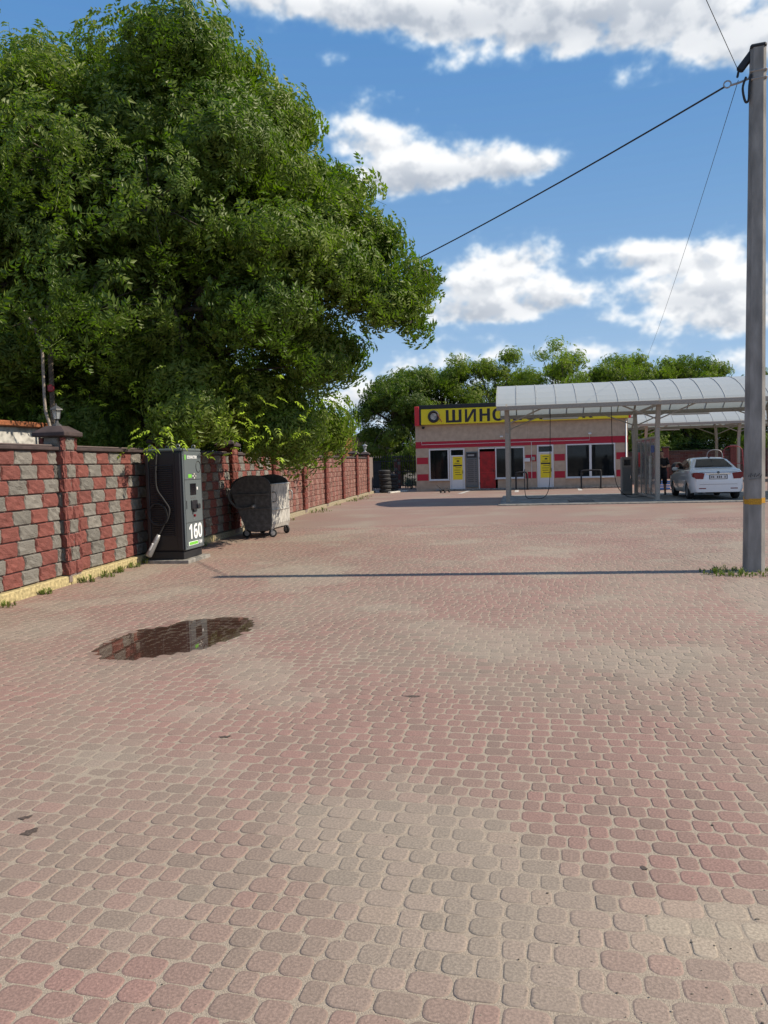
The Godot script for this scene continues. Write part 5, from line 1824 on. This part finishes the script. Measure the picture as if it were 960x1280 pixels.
func build_car() -> void:
	# local: +x forward from the rear bumper, y up, z to the driver's other side
	var t := thing("white_car", "white saloon car parked under the wash canopy seen from behind", "car", Vector3(11.68, 0.05, -26.8), 90 - 10.5)
	var half := func(x: float) -> float: return 0.895 - 0.10 * pow(clampf((0.55 - x) / 0.55, 0, 1), 2) - 0.16 * pow(clampf((x - 3.9) / 0.7, 0, 1), 2)
	var deck := func(x: float) -> float:  # upper line of the lower body
		if x < 0.75:
			return lerpf(0.985, 1.075, smoothstep(0.0, 0.55, x))
		if x < 3.2:
			return lerpf(1.075, 0.97, (x - 0.75) / 2.45)
		return lerpf(0.97, 0.70, pow((x - 3.2) / 1.4, 1.6))
	var st := [0.0, 0.02, 0.06, 0.14, 0.3, 0.45, 0.565, 0.6, 0.68, 0.78, 0.92, 1.06, 1.16, 1.24, 1.275, 1.5, 1.9, 2.3, 2.7, 3.0, 3.2, 3.215, 3.25, 3.33, 3.45, 3.57, 3.7, 3.81, 3.89, 3.925, 4.05, 4.25, 4.42, 4.52, 4.58, 4.6]
	var body := B.new()
	body.smooth(true)
	var rings := []
	for x in st:
		var w: float = half.call(x)
		var d: float = deck.call(x)
		var end := clampf(minf(x / 0.14, (4.6 - x) / 0.16), 0.0, 1.0)
		var shr := lerpf(0.90, 1.0, sqrt(end))
		var lo := car_low(x)
		var pts := []
		var top := d - (1.0 - sqrt(end)) * 0.06
		for p in [[0.93, lo + 0.0], [1.0, maxf(lo + 0.02, 0.40)], [1.0, maxf(lo + 0.03, 0.60)], [0.985, maxf(0.80, lo + 0.04)], [0.955, top - 0.07], [0.90, top - 0.015], [0.72, top + 0.01], [0.35, top + 0.025], [0.0, top + 0.03]]:
			pts.append(Vector3(x, minf(p[1], maxf(top + 0.03, p[1])) if p[1] < top + 0.04 else top, p[0] * w * shr))
		var ring := pts.duplicate()
		for k in range(pts.size() - 2, -1, -1):
			ring.append(Vector3(pts[k].x, pts[k].y, -pts[k].z))
		rings.append(ring)
	for i in rings.size() - 1:
		for k in rings[i].size() - 1:
			body.quad_out(rings[i][k], rings[i + 1][k], rings[i + 1][k + 1], rings[i][k + 1], Vector3((st[i] + st[i + 1]) / 2, 0.45, 0))
	for i in [0, rings.size() - 1]:
		var c := Vector3(st[i], 0.6, 0)
		for k in rings[i].size() - 1:
			body.tri_out(c, rings[i][k], rings[i][k + 1], Vector3(2.3, 0.6, 0))
		body.tri_out(c, rings[i][0], rings[i][-1], Vector3(2.3, 0.6, 0))
	part(t, "body", body.done(), M.car_white)
	# cabin: roof shell and pillars in white, with glass between
	var roofline := [Vector2(0.62, 1.07), Vector2(0.80, 1.17), Vector2(1.05, 1.31), Vector2(1.32, 1.425), Vector2(1.7, 1.475), Vector2(2.2, 1.475), Vector2(2.5, 1.435), Vector2(2.9, 1.25), Vector2(3.28, 1.0)]
	var cab := B.new()
	cab.smooth(true)
	var cr := []
	for p in roofline:
		var f := clampf((p.y - 1.02) / 0.45, 0.0, 1.0)
		var wt := lerpf(0.80, 0.56, f)
		cr.append([Vector3(p.x, 1.0, 0.815), Vector3(p.x, lerpf(1.0, p.y, 0.55), lerpf(0.815, wt, 0.5)), Vector3(p.x, p.y - 0.03 * f, wt), Vector3(p.x, p.y, wt - 0.09), Vector3(p.x, p.y + 0.02 * f, 0.0)])
	for i in cr.size() - 1:
		for s in [1.0, -1.0]:
			for k in 4:
				var m := Vector3(1, 1, s)
				cab.quad_out(cr[i][k] * m, cr[i + 1][k] * m, cr[i + 1][k + 1] * m, cr[i][k + 1] * m, Vector3(1.8, 1.0, 0))
	part(t, "cabin", cab.done(), M.car_white)
	var out := func(p: Vector3, n: Vector3) -> Vector3: return p + n * 0.008
	# rear screen
	var rs := B.new()
	var nrm := Vector3(-0.5, 0.86, 0)
	var a := [Vector3(0.70, 1.13, 0.64), Vector3(1.26, 1.408, 0.47), Vector3(1.26, 1.42, 0.0), Vector3(0.70, 1.135, 0.0)]
	for s in [1.0, -1.0]:
		var q := []
		for p in a:
			q.append(p * Vector3(1, 1, s) + nrm * 0.014)
		rs.quad_out(q[0], q[1], q[2], q[3], Vector3(2, 0.5, 0))
	part(t, "rear_window", rs.done(), M.car_glass)
	for s in [1.0, -1.0]:
		var sw := B.new()
		for e in [[1.02, 1.18, 1.86, 1.36], [1.92, 1.36, 2.94, 1.16]]:
			var q := []
			for p in [Vector2(e[0], 1.065), Vector2(e[0] + 0.08 if e[0] < 1.5 else e[0], e[1] if e[0] < 1.5 else 1.39), Vector2(e[2] - 0.4 if e[0] > 1.5 else e[2], 1.39), Vector2(e[2], 1.06)]:
				var f := clampf((p.y - 1.0) / 0.46, 0, 1)
				q.append(Vector3(p.x, p.y, (lerpf(0.822, 0.60, f) + 0.012) * s))
			sw.quad_out(q[0], q[1], q[2], q[3], Vector3(1.9, 1.1, 0))
		part(t, "side_window", sw.done(), M.car_glass)
		# tail lamp wrapping the corner
		var tl := B.new()
		tl.prism(PackedVector2Array([Vector2(0.45, 0.93), Vector2(0.50, 0.73), Vector2(0.74, 0.74), Vector2(0.80, 0.80), Vector2(0.80, 0.96), Vector2(0.70, 0.965)]), 0.05, Transform3D(Basis(Vector3(0, 0, s), Vector3.UP, Vector3(1, 0, 0)), Vector3(-0.012, 0, 0)))
		tl.box(Vector3(0.14, 0.87, s * 0.80), Vector3(0.30, 0.17, 0.07), 0.03)
		part(t, "tail_lamp", tl.done(), M.tail_red)
		var rf := B.new()
		rf.box(Vector3(0.02, 0.40, s * 0.52), Vector3(0.06, 0.035, 0.24), 0.01)
		part(t, "reflector", rf.done(), M.tail_red)
		var mr := B.new()
		mr.box(Vector3(2.72, 1.07, s * 0.95), Vector3(0.12, 0.13, 0.20), 0.04)
		part(t, "mirror", mr.done(), M.car_white)
		for x in [0.92, 3.57]:
			var tb := B.new()
			tb.smooth(true)
			tb.lathe([Vector2(0.20, -0.10), Vector2(0.28, -0.105), Vector2(0.31, -0.07), Vector2(0.312, 0.07), Vector2(0.28, 0.105), Vector2(0.20, 0.10)], 24, Vector3(x, 0.312, s * 0.77), Basis(Vector3.RIGHT, PI / 2))
			var w := part(t, "wheel", tb.done(), M.tyre_side)
			var rim := B.new()
			rim.lathe([Vector2(0.0, 0.06), Vector2(0.05, 0.07), Vector2(0.07, 0.05), Vector2(0.2, 0.085), Vector2(0.21, 0.1)], 20, Vector3(x, 0.312, s * 0.77), Basis(Vector3.RIGHT, PI / 2 * s))
			part(w, "rim", rim.done(), M.galv)
	var tr := B.new()
	for y in [0.985, 0.565]:
		tr.box(Vector3(-0.004 + 0.01, y - 0.02, 0), Vector3(0.02, 0.008, 1.24))
	part(t, "panel_gap", tr.done(), M.black_paint)
	part(t, "plate", box_mesh(Vector3(0.02, 0.13, 0.54), 0.004), M.white_plastic, Vector3(-0.012, 0.80, 0))
	part(t, "plate_holder", box_mesh(Vector3(0.016, 0.16, 0.60), 0.004), M.black_paint, Vector3(-0.004, 0.80, 0))
	var dg := B.new()
	for k in 8:
		if k == 2 or k == 6:
			continue
		dg.box(Vector3(-0.024, 0.80, -0.22 + k * 0.062), Vector3(0.003, 0.075, 0.034))
	part(t, "plate_print", dg.done(), M.ink)
	part(t, "plate_recess", box_mesh(Vector3(0.012, 0.05, 0.80), 0.004), M.chrome, Vector3(0.0, 0.905, 0))
	var bd := B.new()
	bd.lathe([Vector2(0, 0.012), Vector2(0.045, 0.008), Vector2(0.05, 0)], 16, Vector3(0.002, 0.955, 0), Basis(Vector3.BACK, PI / 2))
	part(t, "badge", bd.done(), M.charger_face)
	var ex := B.new()
	ex.tube([Vector3(0.35, 0.24, -0.45), Vector3(0.02, 0.24, -0.45)], 0.03, 8)
	part(t, "exhaust", ex.done(), M.steel_grey)
	var under := B.new()
	under.box(Vector3(2.3, 0.34, 0), Vector3(4.2, 0.26, 1.3), 0.05)
	part(t, "underbody", under.done(), M.black_iron)
	part(t, "roof_aerial", box_mesh(Vector3(0.12, 0.05, 0.03), 0.01), M.black_paint, Vector3(1.42, 1.475, 0))


# ------------------------------------------------------------------ the man by the screen
func surface_net(b: B, bones: Array, cell: float, tone: Callable) -> void:
	var lo := Vector3.INF
	var hi := -Vector3.INF
	for e in bones:
		var r := maxf(e[2], e[3]) * 1.6 + cell * 2
		for p in [e[0], e[1]]:
			lo = lo.min(p - Vector3.ONE * r)
			hi = hi.max(p + Vector3.ONE * r)
	var n := Vector3i(((hi - lo) / cell).ceil()) + Vector3i.ONE
	var val := PackedFloat32Array()
	val.resize(n.x * n.y * n.z)
	val.fill(1.0)
	for e in bones:
		var r := maxf(e[2], e[3]) * 1.5 + cell * 2.5
		var a: Vector3 = e[0]
		var ab: Vector3 = e[1] - a
		var len2 := maxf(ab.length_squared(), 1e-6)
		var wide: Vector3 = e[5] if e.size() > 5 else Vector3.ONE
		var soft: float = e[6] if e.size() > 6 else 0.028
		var l: Vector3 = ((e[0].min(e[1]) - Vector3.ONE * r - lo) / cell).floor()
		var u: Vector3 = ((e[0].max(e[1]) + Vector3.ONE * r - lo) / cell).ceil()
		for x in range(maxi(0, int(l.x)), mini(n.x, int(u.x) + 1)):
			for y in range(maxi(0, int(l.y)), mini(n.y, int(u.y) + 1)):
				for z in range(maxi(0, int(l.z)), mini(n.z, int(u.z) + 1)):
					var i := (x * n.y + y) * n.z + z
					var q: Vector3 = lo + Vector3(x, y, z) * cell - a
					q -= ab * clampf(q.dot(ab) / len2, 0.0, 1.0)
					var h := clampf((lo + Vector3(x, y, z) * cell - a).dot(ab) / len2, 0.0, 1.0)
					var d: float = (q / wide).length() - lerpf(e[2], e[3], h)
					var best := val[i]
					var f := clampf(0.5 + 0.5 * (best - d) / soft, 0.0, 1.0)
					val[i] = lerpf(best, d, f) - soft * f * (1.0 - f)
	var vert := {}
	var step := [1 * n.y * n.z, n.z, 1]
	for x in n.x - 1:
		for y in n.y - 1:
			for z in n.z - 1:
				var i := (x * n.y + y) * n.z + z
				var sum := Vector3.ZERO
				var hits := 0
				for ax in 3:
					for k in 4:
						var o: int = [[0, step[1], step[2], step[1] + step[2]], [0, step[0], step[2], step[0] + step[2]], [0, step[0], step[1], step[0] + step[1]]][ax][k]
						var v0 := val[i + o]
						var v1: float = val[i + o + step[ax]]
						if (v0 < 0.0) != (v1 < 0.0):
							var bx := Vector3(x, y, z)
							if ax == 0: bx += Vector3(0, k & 1, k >> 1)
							elif ax == 1: bx += Vector3(k & 1, 0, k >> 1)
							else: bx += Vector3(k & 1, k >> 1, 0)
							bx[ax] += v0 / (v0 - v1)
							sum += bx
							hits += 1
				if hits:
					vert[i] = lo + sum / hits * cell
	b.smooth(true)
	for x in range(1, n.x - 1):
		for y in range(1, n.y - 1):
			for z in range(1, n.z - 1):
				var i := (x * n.y + y) * n.z + z
				for ax in 3:
					var v0 := val[i]
					var v1: float = val[i + step[ax]]
					if (v0 < 0.0) == (v1 < 0.0):
						continue
					var s1: int = step[(ax + 1) % 3]
					var s2: int = step[(ax + 2) % 3]
					var q := []
					for o in [0, s1, s1 + s2, s2]:
						if vert.has(i - o):
							q.append(vert[i - o])
					if q.size() < 4:
						continue
					if v0 < 0.0:
						q.reverse()
					for k in [0, 1, 2, 0, 2, 3]:
						b.tint = tone.call(q[k])
						b.v(q[k])


func build_person() -> void:
	# standing, weight on one leg, both hands in front holding a phone, looking down at it; +z is where he faces
	var t := thing("person", "man in black T-shirt and dark shorts looking down at his hands", "person", Vector3(11.42, 0.05, -31.5), -28)
	var hipl := Vector3(0.09, 0.93, 0)
	var hipr := Vector3(-0.09, 0.93, 0)
	var shl := Vector3(0.185, 1.44, 0.0)
	var shr := Vector3(-0.185, 1.44, 0.0)
	var ell := Vector3(0.27, 1.16, 0.02)
	var elr := Vector3(-0.27, 1.16, 0.02)
	var wl := Vector3(0.07, 1.13, 0.24)
	var wr := Vector3(-0.07, 1.15, 0.25)
	var kl := Vector3(0.11, 0.50, 0.03)
	var kr := Vector3(-0.12, 0.50, 0.02)
	var al := Vector3(0.12, 0.085, -0.01)
	var ar := Vector3(-0.15, 0.085, 0.0)
	var neck := Vector3(0, 1.52, 0.01)
	var head := Vector3(0, 1.655, 0.055)
	var flat := Vector3(1.3, 1.0, 0.85)
	var bones := [
		[Vector3(0, 0.95, 0), Vector3(0, 1.10, 0.01), 0.135, 0.135, 0, flat], [Vector3(0, 1.10, 0.01), Vector3(0, 1.34, 0.0), 0.135, 0.150, 0, flat],
		[shl, shr, 0.07, 0.07, 0], [Vector3(0, 1.42, -0.01), neck, 0.075, 0.058, 0], [neck, head - Vector3(0, 0.05, 0.0), 0.055, 0.055, 0],
		[hipl, kl, 0.108, 0.078, 0], [hipr, kr, 0.108, 0.078, 0], [kl, al, 0.056, 0.040, 0], [kr, ar, 0.056, 0.040, 0],
		[kl + Vector3(0, -0.12, -0.02), kl + Vector3(0, -0.2, -0.02), 0.054, 0.045, 0], [kr + Vector3(0, -0.12, -0.02), kr + Vector3(0, -0.2, -0.02), 0.054, 0.045, 0],
		[al + Vector3(0, -0.035, -0.04), al + Vector3(0.02, -0.045, 0.15), 0.045, 0.038, 0], [ar + Vector3(0, -0.035, -0.04), ar + Vector3(-0.03, -0.045, 0.15), 0.045, 0.038, 0],
		[shl, ell, 0.062, 0.048, 0], [shr, elr, 0.062, 0.048, 0], [ell, wl, 0.044, 0.030, 0], [elr, wr, 0.044, 0.030, 0],
	]
	var skin := Color(0.42, 0.24, 0.17)
	var black := Color(0.014, 0.014, 0.017)
	var navy := Color(0.012, 0.013, 0.022)
	var dark := Color(0.01, 0.01, 0.01)
	var tone := func(p: Vector3) -> Color:
		if p.y < 0.10:
			return dark
		if p.y < 0.47:
			return skin
		if p.y < 0.97:
			return navy
		if p.y > 1.49:
			return skin
		if (absf(p.x) > 0.215 and p.y < 1.27) or p.z > 0.155:
			return skin
		return black
	var b := B.new(true)
	surface_net(b, bones, 0.018, tone)
	# head with brow, nose, jaw and ears
	var hb := [[head + Vector3(0, 0.03, -0.012), head + Vector3(0, 0.03, -0.012), 0.092, 0.092, 0, Vector3(0.84, 1.08, 1.0), 0.02], [head + Vector3(0, -0.06, 0.035), head + Vector3(0, -0.075, 0.055), 0.055, 0.040, 0],
		[head + Vector3(0, 0.0, 0.085), head + Vector3(0, -0.03, 0.103), 0.011, 0.015, 0, Vector3.ONE, 0.012], [head + Vector3(0.035, 0.02, 0.075), head + Vector3(-0.035, 0.02, 0.075), 0.014, 0.014, 0, Vector3.ONE, 0.012],
		[head + Vector3(0.02, -0.06, 0.085), head + Vector3(-0.02, -0.06, 0.085), 0.010, 0.010, 0, Vector3.ONE, 0.01],
		[head + Vector3(0.08, 0.015, -0.01), head + Vector3(0.082, -0.02, -0.005), 0.016, 0.012, 0, Vector3(0.7, 1, 1), 0.008], [head + Vector3(-0.08, 0.015, -0.01), head + Vector3(-0.082, -0.02, -0.005), 0.016, 0.012, 0, Vector3(0.7, 1, 1), 0.008],
		[head - Vector3(0, 0.11, 0.02), head - Vector3(0, 0.03, 0.01), 0.052, 0.052, 0]]
	surface_net(b, hb, 0.007, func(_p: Vector3) -> Color: return skin)
	# hands: palm, four fingers curled round the phone, thumb from the side of the palm
	for s in [1.0, -1.0]:
		var w: Vector3 = wl if s > 0 else wr
		var dirv := (Vector3(-0.01 * s, 1.185, 0.33) - w).normalized()
		var side := Vector3(0, 1, 0).cross(dirv).normalized()
		var nb := [[w, w + dirv * 0.04, 0.028, 0.030, 0, Vector3.ONE, 0.012], [w + dirv * 0.04, w + dirv * 0.085, 0.033, 0.034, 0, Vector3.ONE, 0.012]]
		for f in 4:
			var at := w + dirv * 0.09 + side * (0.024 - 0.016 * f) + Vector3(0, 0.004, 0)
			var l: float = [0.036, 0.042, 0.039, 0.030][f]
			var mid := at + (dirv + Vector3(-s * 0.35, 0.1, 0)).normalized() * l
			var tip := mid + (dirv * 0.4 + Vector3(-s * 0.6, 0.55, 0)).normalized() * l * 0.8
			nb.append([w + dirv * 0.07 + side * (0.018 - 0.012 * f), at, 0.010, 0.009, 0, Vector3.ONE, 0.006])
			nb.append([at, mid, 0.009, 0.0082, 0, Vector3.ONE, 0.004])
			nb.append([mid, tip, 0.0082, 0.007, 0, Vector3.ONE, 0.004])
		var th := w + dirv * 0.035 + Vector3(-s * 0.012, 0.022, 0)
		nb.append([th, th + dirv * 0.035 + Vector3(-s * 0.008, 0.022, 0), 0.013, 0.010, 0, Vector3.ONE, 0.008])
		nb.append([th + dirv * 0.035 + Vector3(-s * 0.008, 0.022, 0), th + dirv * 0.065 + Vector3(-s * 0.012, 0.024, 0), 0.010, 0.008, 0, Vector3.ONE, 0.004])
		surface_net(b, nb, 0.006, func(_p: Vector3) -> Color: return skin)
	part(t, "body", b.done(), M.body)
	var hair := B.new(true)
	var hd := [[head + Vector3(0, 0.055, -0.022), head + Vector3(0, 0.05, -0.03), 0.090, 0.088, 0, Vector3(0.87, 1.0, 1.0)], [head + Vector3(0, 0.0, -0.05), head + Vector3(0, -0.03, -0.045), 0.062, 0.05, 0, Vector3(1.15, 1, 1)]]
	surface_net(hair, hd, 0.009, func(_p: Vector3) -> Color: return Color(0.018, 0.013, 0.010))
	part(t, "hair", hair.done(), M.body)
	var sl := B.new(true)
	for s in [1.0, -1.0]:
		var sh: Vector3 = shl if s > 0 else shr
		var el: Vector3 = ell if s > 0 else elr
		surface_net(sl, [[sh + Vector3(0, 0.01, 0), sh.lerp(el, 0.62), 0.068, 0.066, 0]], 0.014, func(_p: Vector3) -> Color: return black)
		var k: Vector3 = kl if s > 0 else kr
		var h: Vector3 = hipl if s > 0 else hipr
		surface_net(sl, [[h, k + Vector3(0, 0.0, -0.005), 0.113, 0.088, 0]], 0.014, func(_p: Vector3) -> Color: return navy)
	part(t, "clothing", sl.done(), M.body)
	var ph := B.new()
	ph.box(Vector3(0, 1.185, 0.345), Vector3(0.075, 0.15, 0.01), 0.003, Basis(Vector3.RIGHT, -0.8))
	tag(part(self, "phone", ph.done(), M.screen_black), "dark phone held in the man's two hands", "phone")
	var pn: Node3D = get_child(get_child_count() - 1)
	pn.transform = t.transform


# ------------------------------------------------------------------ small things
func tyre(label: String, at: Vector3, yaw: float, r: float, w: float) -> void:
	var t := thing("used_tyre", label, "tyre", at, yaw, "used tyres stacked by the wall end")
	var b := B.new()
	b.smooth(true)
	b.lathe([Vector2(r * 0.62, 0.015), Vector2(r * 0.80, 0.0), Vector2(r * 0.95, 0.02), Vector2(r, w * 0.28), Vector2(r, w * 0.72), Vector2(r * 0.95, w - 0.02), Vector2(r * 0.80, w), Vector2(r * 0.62, w - 0.015)], 24)
	b.lathe([Vector2(r * 0.62, w - 0.015), Vector2(r * 0.72, w * 0.5), Vector2(r * 0.62, 0.015)], 24)
	part(t, "sidewall", b.done(), M.tyre_side)
	var tr := B.new()
	for k in 30:
		var a := TAU * k / 30
		for s in [-1.0, 1.0]:
			tr.box(Vector3(cos(a) * (r + 0.002), w * (0.5 + 0.14 * s), sin(a) * (r + 0.002)), Vector3(0.012, w * 0.22, r * 0.15), 0.003, Basis(Vector3.UP, -a))
	part(t, "tread", tr.done(), M.rubber)


func weeds(called: String, places: Array, n_each: int, tall: float, seed_: int) -> void:
	var r := RandomNumberGenerator.new()
	r.seed = seed_
	var shapes := []
	for k in 3:
		var b := B.new()
		for i in 9:
			var a := r.randf() * TAU
			var l := r.randf_range(0.5, 1.0)
			var lean := r.randf_range(0.3, 0.9)
			var d := Vector3(cos(a), 0, sin(a))
			var side := Vector3(-sin(a), 0, cos(a)) * r.randf_range(0.02, 0.06)
			var m := d * lean * 0.35 * l + Vector3(0, l * 0.6, 0)
			var tip := d * lean * 0.9 * l + Vector3(0, l * 0.75, 0)
			var o := d * 0.04
			b.tri(o - side * 0.4, m - side, m + side)
			b.tri(o - side * 0.4, m + side, o + side * 0.4)
			b.tri(m - side, tip, m + side)
		shapes.append(b.done())
	var at := [[], [], []]
	var tint := [[], [], []]
	for p in places:
		for i in n_each:
			var k := r.randi_range(0, 2)
			var rad: float = p.y * sqrt(r.randf())
			var a := r.randf() * TAU
			var s := tall * r.randf_range(0.25, 1.15) * (1.2 - 0.6 * rad / maxf(p.y, 0.01))
			at[k].append(Transform3D(Basis(Vector3.UP, r.randf() * TAU).scaled(Vector3.ONE * s), Vector3(p.x + cos(a) * rad, -0.008, p.z + sin(a) * rad)))
			tint[k].append(Color(0.15, 0.22, 0.03).lerp(Color(0.26, 0.26, 0.07), r.randf()) * r.randf_range(0.6, 1.1))
	var o := Node3D.new()
	o.name = numbered(called, self)
	o.set_meta("kind", "stuff")
	add_child(o, true)
	for k in 3:
		var f := scatter(o, "blades", shapes[k], M.grass, at[k], tint[k])
		f.set_meta("kind", "stuff")


func build_small_things() -> void:
	var r := RandomNumberGenerator.new()
	r.seed = 5
	# used tyres in two stacks
	var say_a := ["lowest tyre of the taller stack by the wall end", "second tyre up in the taller stack by the wall end", "third tyre up in the taller stack by the wall end", "fourth tyre up in the taller stack by the wall end", "fifth tyre up in the taller stack by the wall end", "topmost tyre of the taller stack by the wall end"]
	var say_b := ["lowest tyre of the shorter stack beside the gate", "second tyre up in the shorter stack beside the gate", "third tyre up in the shorter stack beside the gate", "fourth tyre up in the shorter stack beside the gate", "topmost tyre of the shorter stack beside the gate"]
	for i in 6:
		tyre(say_a[i], Vector3(0.10 + r.randf_range(-0.03, 0.03), i * 0.212, -42.9 + r.randf_range(-0.03, 0.03)), r.randf() * 360, 0.33, 0.208)
	for i in 5:
		tyre(say_b[i], Vector3(0.50 + r.randf_range(-0.03, 0.03), i * 0.205, -43.5 + r.randf_range(-0.03, 0.03)), r.randf() * 360, 0.32, 0.2)
	# floor jack lying by the first door
	var jk := thing("floor_jack", "small black wheeled floor jack on the paving by the first door", "jack", Vector3(3.25, 0, -40.6), 60)
	var b := B.new()
	b.box(Vector3(0, 0.13, 0.09), Vector3(0.62, 0.09, 0.03), 0.012)
	b.box(Vector3(0, 0.13, -0.09), Vector3(0.62, 0.09, 0.03), 0.012)
	b.box(Vector3(0.05, 0.13, 0), Vector3(0.3, 0.06, 0.15), 0.01)
	part(jk, "chassis", b.done(), M.black_iron)
	b = B.new()
	b.bar(Vector3(-0.15, 0.16, 0), Vector3(0.25, 0.24, 0), 0.06, 0.08, 0.015)
	b.lathe([Vector2(0.0, 0.26), Vector2(0.06, 0.26), Vector2(0.06, 0.235)], 12, Vector3(0.25, 0, 0))
	part(jk, "lifting_arm", b.done(), M.black_paint)
	b = B.new()
	b.tube([Vector3(-0.28, 0.16, 0), Vector3(-0.95, 0.42, 0)], 0.016, 6)
	part(jk, "handle", b.done(), M.black_iron)
	for s in [[0.25, 0.13], [0.25, -0.13], [-0.26, 0.12], [-0.26, -0.12]]:
		b = B.new()
		b.lathe([Vector2(0.0, -0.025), Vector2(0.075, -0.025), Vector2(0.08, 0.0), Vector2(0.075, 0.025), Vector2(0.0, 0.025)], 14, Vector3.ZERO, Basis(Vector3.RIGHT, PI / 2))
		part(jk, "wheel", b.done(), M.rubber, Vector3(s[0], 0.08, s[1]))
	# low white pallet-like kerb strip by the tyres
	var ks := thing("kerb_strip", "short pale concrete kerb piece on the paving by the tyres", "kerb", Vector3(0.85, 0, -43.0), 62)
	part(ks, "block", box_mesh(Vector3(2.3, 0.1, 0.16), 0.02), M.container, Vector3(0, 0.03, 0))
	# red and white arched tube racks beyond the car
	for e in [[16.6, -36.5, "red tube arch rack beyond the white car", 0], [15.9, -36.9, "pale tube arch rack beyond the white car's roof", 1]]:
		var rk := thing("tube_arch", e[2], "rack", Vector3(e[0], -0.002, e[1]), BAY, "tube racks beyond the car")
		b = B.new()
		b.smooth(true)
		var hw := 0.42 if e[3] == 0 else 0.36
		var hh := 1.95 if e[3] == 0 else 1.8
		b.tube(curve([Vector3(-hw - 0.12, 0, 0), Vector3(-hw - 0.02, hh * 0.7, 0), Vector3(-hw + 0.1, hh, 0), Vector3(hw - 0.1, hh, 0), Vector3(hw + 0.02, hh * 0.7, 0), Vector3(hw + 0.12, 0, 0)], 5), 0.02, 7)
		part(rk, "arch", b.done(), M.red_tube if e[3] == 0 else M.galv)
		for y in [0.5, 1.2]:
			var c := B.new()
			c.tube([Vector3(-hw - 0.05, y, 0), Vector3(hw + 0.05, y, 0)], 0.018, 6)
			part(rk, "crossbar", c.done(), M.red_tube if e[3] == 0 else M.galv)
	# coiled hose reel and a blue crate near the brick wall
	var hr := thing("hose_reel", "black hose reel on a stand between the man and the car", "hose reel", Vector3(14.0, -0.002, -36.6), 20)
	b = B.new()
	b.smooth(true)
	for k in 3:
		b.tube(torus_points(Vector3(0, 1.05, -0.08 + 0.08 * k), 0.24, Vector3.RIGHT, Vector3.UP, 20), 0.045, 8, false)
	part(hr, "hose_coil", b.done(), M.rubber)
	b = B.new()
	b.box(Vector3(0, 0.5, 0.18), Vector3(0.06, 1.1, 0.03))
	b.box(Vector3(0, 0.5, -0.18), Vector3(0.06, 1.1, 0.03))
	b.box(Vector3(0, 0.02, 0), Vector3(0.5, 0.04, 0.45))
	b.tube([Vector3(0, 1.05, -0.2), Vector3(0, 1.05, 0.2)], 0.03, 8)
	part(hr, "stand", b.done(), M.steel_grey)
	var cr := thing("blue_crate", "small blue crate on the floor behind the man", "crate", Vector3(13.5, -0.002, -37.2), 10)
	b = B.new()
	for k in 4:
		b.box(Vector3(0, 0.08 + k * 0.11, 0.2), Vector3(0.6, 0.07, 0.02), 0.005)
		b.box(Vector3(0, 0.08 + k * 0.11, -0.2), Vector3(0.6, 0.07, 0.02), 0.005)
		b.box(Vector3(0.29, 0.08 + k * 0.11, 0), Vector3(0.02, 0.07, 0.38), 0.005)
		b.box(Vector3(-0.29, 0.08 + k * 0.11, 0), Vector3(0.02, 0.07, 0.38), 0.005)
	part(cr, "slat", b.done(), M.blue_paint)
	b = B.new()
	b.box(Vector3(0, 0.03, 0), Vector3(0.58, 0.03, 0.4))
	part(cr, "crate_floor", b.done(), M.blue_paint)
	# weeds along the foot of the wall and round the pole
	var spots := []
	var bas := Basis(Vector3.UP, deg_to_rad(WALL_YAW))
	for e in [[7.6, 0.10], [8.2, 0.12], [9.3, 0.12], [10.2, 0.08], [11.2, 0.14], [11.7, 0.16], [12.2, 0.12], [12.8, 0.12], [13.3, 0.10], [14.6, 0.16], [16.0, 0.1], [19.5, 0.25], [21.0, 0.3], [23.0, 0.2], [26.5, 0.35], [27.3, 0.4], [31.0, 0.2], [34.0, 0.35], [35.2, 0.45], [36.4, 0.4], [38.5, 0.3]]:
		var p := Vector3(-5.92, 0, 0) + bas * Vector3(0.12 + e[1] * 0.6, 0, -e[0])
		spots.append(Vector3(p.x, e[1], p.z))
	weeds("wall_weeds", spots, 18, 0.17, 3)
	var round_pole := []
	for k in 9:
		var a := TAU * k / 9
		round_pole.append(Vector3(4.95 + cos(a) * 0.5, 0.2, -10.35 + sin(a) * 0.25))
	round_pole.append(Vector3(5.5, 0.3, -10.3))
	weeds("pole_weeds", round_pole, 26, 0.13, 4)
